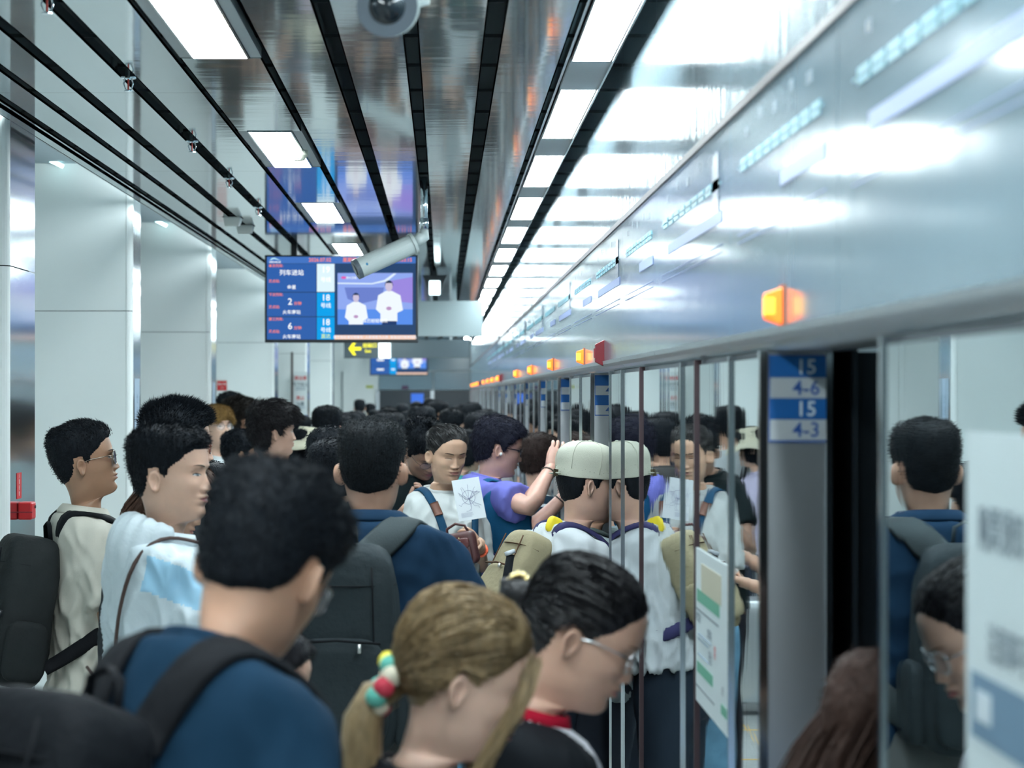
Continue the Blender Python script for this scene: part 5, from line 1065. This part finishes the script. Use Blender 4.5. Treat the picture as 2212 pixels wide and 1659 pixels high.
# ======================= hanging screens and signs =======================
def screen(d, x0, x1, zt, zb, label, det=1):
    a, b = W(x0, 0, d).x, W(x1, 0, d).x; w_, h_ = b-a, zt-zb; g = empty('hanging_screen', ((a+b)/2, d, zb), label=label, cat='screen'); hw = w_/2
    MB().box((-hw,0,0),(hw,.09,h_)).build('housing', M_black, g, bevel=.004)
    for x in (-hw*.62, hw*.62): MB().box((x-.02,.02,h_),(x+.02,.06,CZ+.2-zb)).build('hanger', M_black, g)
    em = lambda n, c, s=1.0: mat('screen_'+n, (0,0,0), .4, emit=c, es=s, spec=.1)
    fx = lambda u: -hw+w_*u; fz = lambda v: h_*(1-v)
    def R(n, u0, v0, u1, v1, c, s=1.0, y=.001): return MB().box((fx(u0),-y,fz(v1)),(fx(u1),0,fz(v0))).build(n, em('%s_%s' % (n, c), c, s), g)
    NB = (.03,.12,.42); R('display', .012,.018,.985,.965, (.02,.06,.16), 1.0, .0005)
    R('top_bar', .015,.02,.985,.095, (.06,.18,.55)); 
    for v0, v1 in ((.10,.42),(.43,.70),(.71,.965)): R('train_row', .015,v0,.335,v1, NB); 
    R('line_cell', .34,.10,.455,.42, (.75,.93,1.0)); R('line_cell', .34,.43,.455,.70, (.0,.36,.85)); R('line_cell', .34,.71,.455,.965, (.0,.36,.85))
    R('video', .475,.205,.965,.795, (.28,.40,.88), 1, .0012); R('ticker', .455,.915,.985,.965, (.95,.65,.50)); 
    P = lambda n, pts, c, y=.002: MB().add([(fx(u),-y,fz(v)) for u, v in pts], [tuple(range(len(pts)))]).build(n, em('%s_%s' % (n, c), c), g)
    P('video_shape', [(.475,.33),(.70,.335),(.80,.30),(.86,.21),(.84,.21),(.78,.285),(.70,.32),(.475,.315)], (.75,.88,1.0))
    P('video_shape', [(.52,.37),(.78,.37),(.76,.50),(.62,.56),(.54,.50)], (.15,.22,.62)); P('video_shape', [(.80,.30),(.965,.25),(.965,.55),(.82,.52)], (.33,.25,.75)); P('video_shape', [(.475,.62),(.965,.62),(.965,.795),(.475,.795)], (.10,.28,.85), .0016)
    for cx, hy_, s_ in ((.595,.44,.85),(.81,.30,1.0)):   # two presenters in white shirts
        P('presenter_shirt', [(cx-.020*s_,hy_+.11*s_),(cx-.07*s_,hy_+.16*s_),(cx-.085*s_,hy_+.32*s_),(cx-.055*s_,hy_+.37*s_),(cx-.055*s_,min(.793,hy_+.46*s_)),(cx+.055*s_,min(.793,hy_+.46*s_)),(cx+.055*s_,hy_+.36*s_),(cx+.092*s_,hy_+.33*s_),(cx+.075*s_,hy_+.16*s_),(cx+.020*s_,hy_+.11*s_)], (.88,.95,1.0), .003)
        P('presenter_face', [(cx+.024*s_*math.cos(t), hy_+.055*s_+.062*s_*math.sin(t)) for t in np.linspace(0,6.28,15)[:-1]], (.62,.55,.72), .0036)
        P('presenter_hair', [(cx+.027*s_*math.cos(t), hy_+.045*s_-.055*s_*math.sin(t)) for t in np.linspace(-.25,3.39,12)]+[(cx-.020*s_,hy_+.02*s_),(cx+.020*s_,hy_+.02*s_)], (.01,.03,.08), .0042)
        P('presenter_hands', [(cx+.018*s_*math.cos(t), hy_+.31*s_+.022*s_*math.sin(t)) for t in np.linspace(0,6.28,11)[:-1]], (.50,.30,.55), .0042)
    P('presenter_trousers', [(.765,.755),(.86,.755),(.86,.795),(.765,.795)], (.01,.04,.15), .0038)
    if det:
        em_w, em_o, em_y = em('white', (.95,1,1), 1.1), em('salmon', (1,.25,.14), 1.1), em('yellow', (.75,.95,.35), 1)
        def TX(s, u, v, sz, m, al='CENTER', y=.003): q = MB(); addtext(q, s, sz*h_, (fx(u),-y,fz(v)), align=al); q.build('caption', m, g)
        TX('2026.07.02', .36,.057,.058, em_o); TX('星期四', .555,.057,.055, em_o); TX('15:33:15', .905,.057,.058, em_o)
        for v, s1, s2, s3, s4 in ((.10,'本次列车:','列车进站','终点站:','金星'),(.43,'下次列车:','2','终点站:','火车南站'),(.71,'第三列车:','6','终点站:','火车南站')):
            TX(s1, .025, v+.025, .040, em_o, 'LEFT'); TX(s2, .175 if v < .2 else .165, v+.105, .070 if v < .2 else .105, em_w); 
            if v > .2: TX('分钟', .215, v+.125, .045, em_o)
            TX(s3, .025, v+(.20 if v < .2 else .165), .040, em_o, 'LEFT'); TX(s4, .175, v+(.27 if v < .2 else .225), .052, em_w)
        TX('19', .398,.17,.10, em('pale', (.95,.99,1), 1.2)); TX('号线', .398,.285,.06, em('pale', (.95,.99,1), 1.2)); 
        for v in (.43,.71): TX('18', .398,v+.06,.10, em_w); TX('号线', .398,v+.15,.06, em_w)
        TX('直达', .398,.93,.055, em_y); TX('乘客朋友请文明乘车  人民地铁为人民  安全出行有序排队', .72,.94,.038, em('ticker_text', (.9,.9,1.0), 1)); TX('耳巴轻轻地吹', .72,.755,.048, em_w, y=.006)
        P('logo', [(.03,.065),(.045,.035),(.065,.03),(.09,.05),(.108,.062),(.085,.055),(.06,.045)], (.5,.85,1.0), .003); TX('成都轨道交通', .066,.082,.022, em_w)
        TX('四川卫视', .565,.262,.030, em_w); P('logo', [(.515+.018*math.cos(t),.258+.016*math.sin(t)) for t in np.linspace(0,6.28,11)[:-1]], (.75,.12,.45), .003)
    else:
        for v in (.2,.52,.8): MB().box((fx(.12),-.003,fz(v+.05)),(fx(.24),0,fz(v))).build('caption', em('white', (.95,1,1), 1), g); MB().box((fx(.37),-.003,fz(v+.04)),(fx(.43),0,fz(v))).build('caption', em('white', (.95,1,1), 1), g)
    return g
screen(16.0, 572, 903, W(0,551,16).z, W(0,740,16).z, 'large hanging train information screen showing two presenters in white shirts')
screen(42.7, 799, 925, W(0,738,42.7).z, W(0,811,42.7).z, 'smaller distant information screen below the green exit sign', det=0)
g = empty('exit_sign', (W(879,0,28).x, 28, W(0,774,28).z), label='dark hanging direction sign with yellow arrow pointing left', cat='sign'); hw = (1015-743)/2*28/F; hh = 40*28/F
MB().box((-hw,0,0),(hw,.08,hh)).build('panel', mat('sign_charcoal', (.035,.055,.065), .4), g, bevel=.003); YE = mat('sign_yellow_glow', (.7,.6,0), .5, emit=(.85,.75,.0), es=.9)
cx = W(767,0,28).x-g.location.x; q = MB(); z = hh*.52; q.prism([(cx-.075,z),(cx-.02,z+.075),(cx+.012,z+.075),(cx-.022,z+.018),(cx+.07,z+.018),(cx+.07,z-.018),(cx-.022,z-.018),(cx+.012,z-.075),(cx-.02,z-.075)], -.004, 0); q.build('arrow', YE, g)
q = MB(); addtext(q, '出站口', .055, (cx+.17,-.004,z+.035)); addtext(q, 'Exit', .045, (cx+.15,-.004,z-.03)); q.build('lettering', YE, g)
cx = W(831,0,28).x-g.location.x; MB().box((cx-.07,-.006,.0),(cx+.07,0,hh*.95)).build('pictogram', mat('sign_white_glow', (.8,.8,.8), .5, emit=(.8,.95,1), es=.9), g); MB().prism([(cx-.05,.10),(cx+.03,.17),(cx+.05,.17),(cx-.03,.10)], -.008, -.0065).build('escalator_mark', mat('sign_charcoal', (.035,.055,.065), .4), g); q = MB(); addtext(q, '出站口', .03, (cx,-.009,.035)); q.build('lettering', mat('sign_charcoal', (.035,.055,.065), .4), g)
for x in (-hw*.7, hw*.7): MB().box((x-.015,.03,hh),(x+.015,.06,CZ+.1-g.location.z)).build('hanger', M_grey, g)
d = 21.5; g = empty('sign_back', (W(968,0,d).x, d, W(0,727,d).z), label='plain grey back of a hanging sign right of the big screen', cat='sign'); hw = 75*d/F; hh = 77*d/F
MB().box((-hw,0,0),(hw,.09,hh)).build('panel', mat('sign_back_grey', (.22,.27,.28), .6), g, bevel=.004)
for x in (W(981,0,d).x-g.location.x, W(905,0,d).x-g.location.x): MB().box((x-.022,.03,hh),(x+.022,.07,CZ+.1-g.location.z)).build('hanger', mat('sign_back_grey', (.22,.27,.28), .6), g)
q = MB(); [q.box((-hw+.1+.13*k,.02,-.015),(-hw+.13+.13*k,.05,0)) for k in range(9)]; q.build('clip', M_black, g)
d = 19.5; p_ = W(939, 637, d); g = empty('lit_sign', p_, label='small glowing white box sign on a dark bracket above the grey sign back', cat='sign'); MB().box((-.045,0,0),(.045,.05,.115)).build('lit_box', mat('lit_white', (.8,.8,.8), .5, emit=(.75,.97,1), es=3), g, bevel=.008)
q = MB(); q.prism([(-.10,.16),(.10,.16),(.075,.10),(.055,.02),(.048,.12),(-.048,.12),(-.055,.02),(-.075,.10)], .01, .10); q.box((-.02,.03,.15),(.02,.07,CZ+.1-p_.z)); q.build('bracket', M_black, g)
# ======================= cameras, detector, sprinklers, speakers =======================
def cctv(p0, p1, r, pole, label, rear=None):
    p0, p1 = Vector(p0), Vector(p1); g = empty('security_camera', p1, label=label, cat='camera'); a = p0-p1; L_ = a.length; n = a.normalized()
    cm = mat('cctv_grey', (.46,.52,.51), .4); O = lambda t: n*(t*L_)
    MB().tube([O(0), O(.96)], r, 28).build('housing', cm, g, smooth=False); MB().tube([O(.93), O(1.0)], [r*1.02, r*1.02], 28).build('hood_rim', mat('cctv_dark', (.08,.10,.12), .35), g)
    MB().tube([O(.985), O(1.004)], [r*.62, r*.60], 24).build('lens', mat('cctv_lens', (.01,.015,.02), .08), g, smooth=True)
    MB().tube([O(-.03), O(.02)], [r*1.12, r*1.12], 28).build('end_plate', cm, g); side = n.cross(Vector((0,0,1))).normalized()
    q = MB(); q.ell(O(.80)-side*r*.0+Vector((0,-r*.98,-.0)), (r*.16,r*.06,r*.16), 12, 6); q.build('badge', mat('badge_blue', (.01,.15,.3), .4), g)
    pp = Vector(pole)-p1; top = Vector((pp.x, pp.y, CZ+.05-p1.z)); q = MB(); q.tube([O(-.02), O(-.13)+Vector((0,0,.012)), pp+Vector((0,0,-.02)), pp+Vector((0,0,.015))], [r*.55, r*.62, r*.55, r*.42], 16); q.build('bracket', cm, g, smooth=True)
    q = MB(); q.tube([pp, top], [r*.34]*2, 16); q.build('pole', M_polish, g, smooth=True); q = MB(); q.tube([pp+Vector((0,0,.02)), pp+Vector((0,0,.07))], [r*.44]*2, 16); q.build('pole', M_polish, g, smooth=True)
    return g
cctv(W(768,583,11.46), W(892,527,11.52), .048, W(916,503,11.55), 'grey tube security camera in front of the big screen, tilted down')
c0 = W(836, 14, 4.25); cctv(c0, c0+Vector((-.004,.30,.050)), .053, c0+Vector((.055,.33,.10)), 'round security camera at the top edge, pointing at the viewer').children[1].scale = (1,1,1)
sd_ = W(645, 385, 9.8); g = empty('smoke_detector', (sd_.x, sd_.y, CZ), label='cream smoke detector under the ceiling beside the second left light', cat='detector'); q = MB(); q.tube([(0,0,.005),(0,0,-.018),(0,0,-.030),(0,0,-.040)], [.040,.040,.030,.022], 24); q.build('body', mat('detector_cream', (.55,.56,.46), .5), g, smooth=False); q = MB(); [q.box((.0245*math.cos(a)-.003,.0245*math.sin(a)-.003,-.037),(.0245*math.cos(a)+.003,.0245*math.sin(a)+.003,-.031)) for a in np.linspace(0,6.28,13)[:-1]]; q.build('vent', M_black, g)
for i, (px, py) in enumerate(((85,2),(283,178),(415,316),(493,396),(557,459))):
    d = H*F/(848-py+12); x = -.998*H; g = empty('sprinkler', (x, d, CZ), label='chrome ceiling sprinkler, %s from the front' % ('first','second','third','fourth','fifth')[i], cat='sprinkler', group='chrome sprinklers in the ceiling slot')
    q = MB(); q.tube([(0,0,.06),(0,0,-.008)], .011, 12); q.tube([(0,0,.0),(0,0,-.006)], .024, 20); q.build('body', M_polish, g, smooth=False)
    q = MB(); q.tube([(-.010,0,-.006),(-.015,0,-.022),(-.010,0,-.038),(0,0,-.043),(.010,0,-.038),(.015,0,-.022),(.010,0,-.006)], .0026, 8); q.build('frame', M_polish, g, smooth=True)
    MB().tube([(0,0,-.006),(0,0,-.040)], .003, 8).build('glass_bulb', mat('bulb_red', (.5,.03,.02), .2), g); MB().tube([(0,0,-.043),(0,0,-.046)], .014, 16).build('deflector', M_polish, g)
for i, (px, py) in enumerate(((503,470),(530,487))):
    d = H*F/(848-py)*1.0; p_ = W(px, py, d); g = empty('ceiling_speaker', (p_.x, d, CZ), label='white box speaker under the ceiling, %s of the pair' % ('nearer','farther')[i], cat='speaker', group='white ceiling speakers'); q = MB(); q.add([(-.05,-.07,0),(.05,-.07,0),(.05,.07,0),(-.05,.07,0),(-.042,-.05,-.052),(.036,-.05,-.052),(.036,.06,-.045),(-.042,.06,-.045)], [(3,2,1,0),(4,5,6,7),(0,1,5,4),(1,2,6,5),(2,3,7,6),(3,0,4,7)]); q.build('cabinet', mat('speaker_white', (.55,.58,.56), .5), g, bevel=.006); MB().box((-.055,-.075,0),(.055,.075,.006)).build('mount_plate', M_black, g)
# ======================= left side fittings =======================
d = 8.92; L0 = -1.56; RD = mat('alarm_red', (.55,.015,.02), .35)
g = empty('alarm_box', (L0, d-.02, W(0,1121,d).z), label='bright red alarm box on the side of the left pillar', cat='alarm'); MB().box((0,-.045,0),(.052,.045,.064)).build('box', RD, g, bevel=.006); MB().tube([(.052,.02,.045),(.056,.02,.045)], .006, 10).build('button', M_black, g)
MB().box((.0,-.046,.026),(.0535,-.040,.030)).build('seam', mat('alarm_maroon', (.20,.015,.025), .35), g)
g = empty('alarm_label', (L0, d-.04, W(0,1076,d).z), label='narrow red instruction label above the red alarm box', cat='label'); MB().box((.0005,-.05,0),(.0015,.05,.095)).build('strip', RD, g); q = MB()
for k, s_ in enumerate('火警报警'): addtext(q, s_, .018, (.002, .0, .083-k*.022), ux=(0,1,0))
q.build('lettering', mat('print_white', (.7,.75,.75), .7), g)
for (x0, y0_, x1, y1_, lb) in ((468,821,491,845,'upper small red fire sign on the pale wall beside the golden-haired man'),(468,862,491,886,'lower small red fire sign, partly hidden by heads')):
    a = W(x0, y1_, 25); b = W(x1, y0_, 25); g = empty('fire_sign', (a.x, 24.995, a.z), label=lb, cat='sign'); w1, h1 = b.x-a.x, b.z-a.z
    MB().box((0,-.004,0),(w1,.004,h1)).build('panel', mat('sign_white', (.65,.65,.62), .5), g); MB().box((.006,-.006,.008),(w1-.006,-.003,h1-.008)).build('red_field', RD, g); q = MB(); addtext(q, '消火栓', .03, (w1/2,-.0065,h1*.62)); addtext(q, '119', .024, (w1/2,-.0065,h1*.3)); q.build('lettering', mat('sign_white', (.65,.65,.62), .5), g)
d = 30.9; a = W(634, 905, d); b = W(664, 803, d); g = empty('notice_board', (a.x, d, a.z), label='tall white notice board with red and dark lettering', cat='sign'); w1, h1 = b.x-a.x, b.z-a.z
MB().box((0,0,0),(w1,.02,h1)).build('board', mat('board_white', (.66,.72,.72), .4), g); MB().box((-.03,-.06,-a.z),(-.004,.02,h1+.25)).build('edge_post', mat('post_brown', (.05,.035,.035), .4), g); MB().box((0,-.006,-.02),(w1,0,.05)).build('blue_strip', mat('board_blue', (.01,.12,.45), .5), g)
for s_, v, sz, m in (('请注意',.86,.055,RED),('先下后上',.73,.05,TG),('禁止',.44,.055,RED),('倚靠',.32,.05,TG)): q = MB(); addtext(q, s_, sz, (w1*.5,-.004,h1*v)); q.build('lettering', m, g)
q = MB(); [q.box((w1*.15,-.004,h1*v),(w1*.85,0,h1*v+.006)) for v in (.66,.62,.26,.22)]; q.build('small_print', TB, g)
# station name strips on the steel sides of pillars
for L, ya, nm2 in ((-1.737,13.53,'second'),(-1.75,18.24,'third')):
    g = empty('name_strip', (L+.0005, ya+.17, 1.30), label='narrow pale blue printed strip with characters on the %s pillar' % nm2, cat='sign', group='printed strips on pillars'); MB().box((0,-.11,0),(.001,.11,.68)).build('strip', mat('strip_blue', (.42,.55,.68), .3), g); q = MB()
    for k, s_ in enumerate('世纪城方向站台'): addtext(q, s_, .055, (.0015, .0, .56-k*.070), ux=(0,1,0))
    q.build('lettering', mat('strip_ink', (.10,.22,.35), .4), g); MB().box((.001,-.04,.06),(.0016,.04,.16)).build('orange_mark', mat('strip_orange', (.7,.4,.1), .4), g)
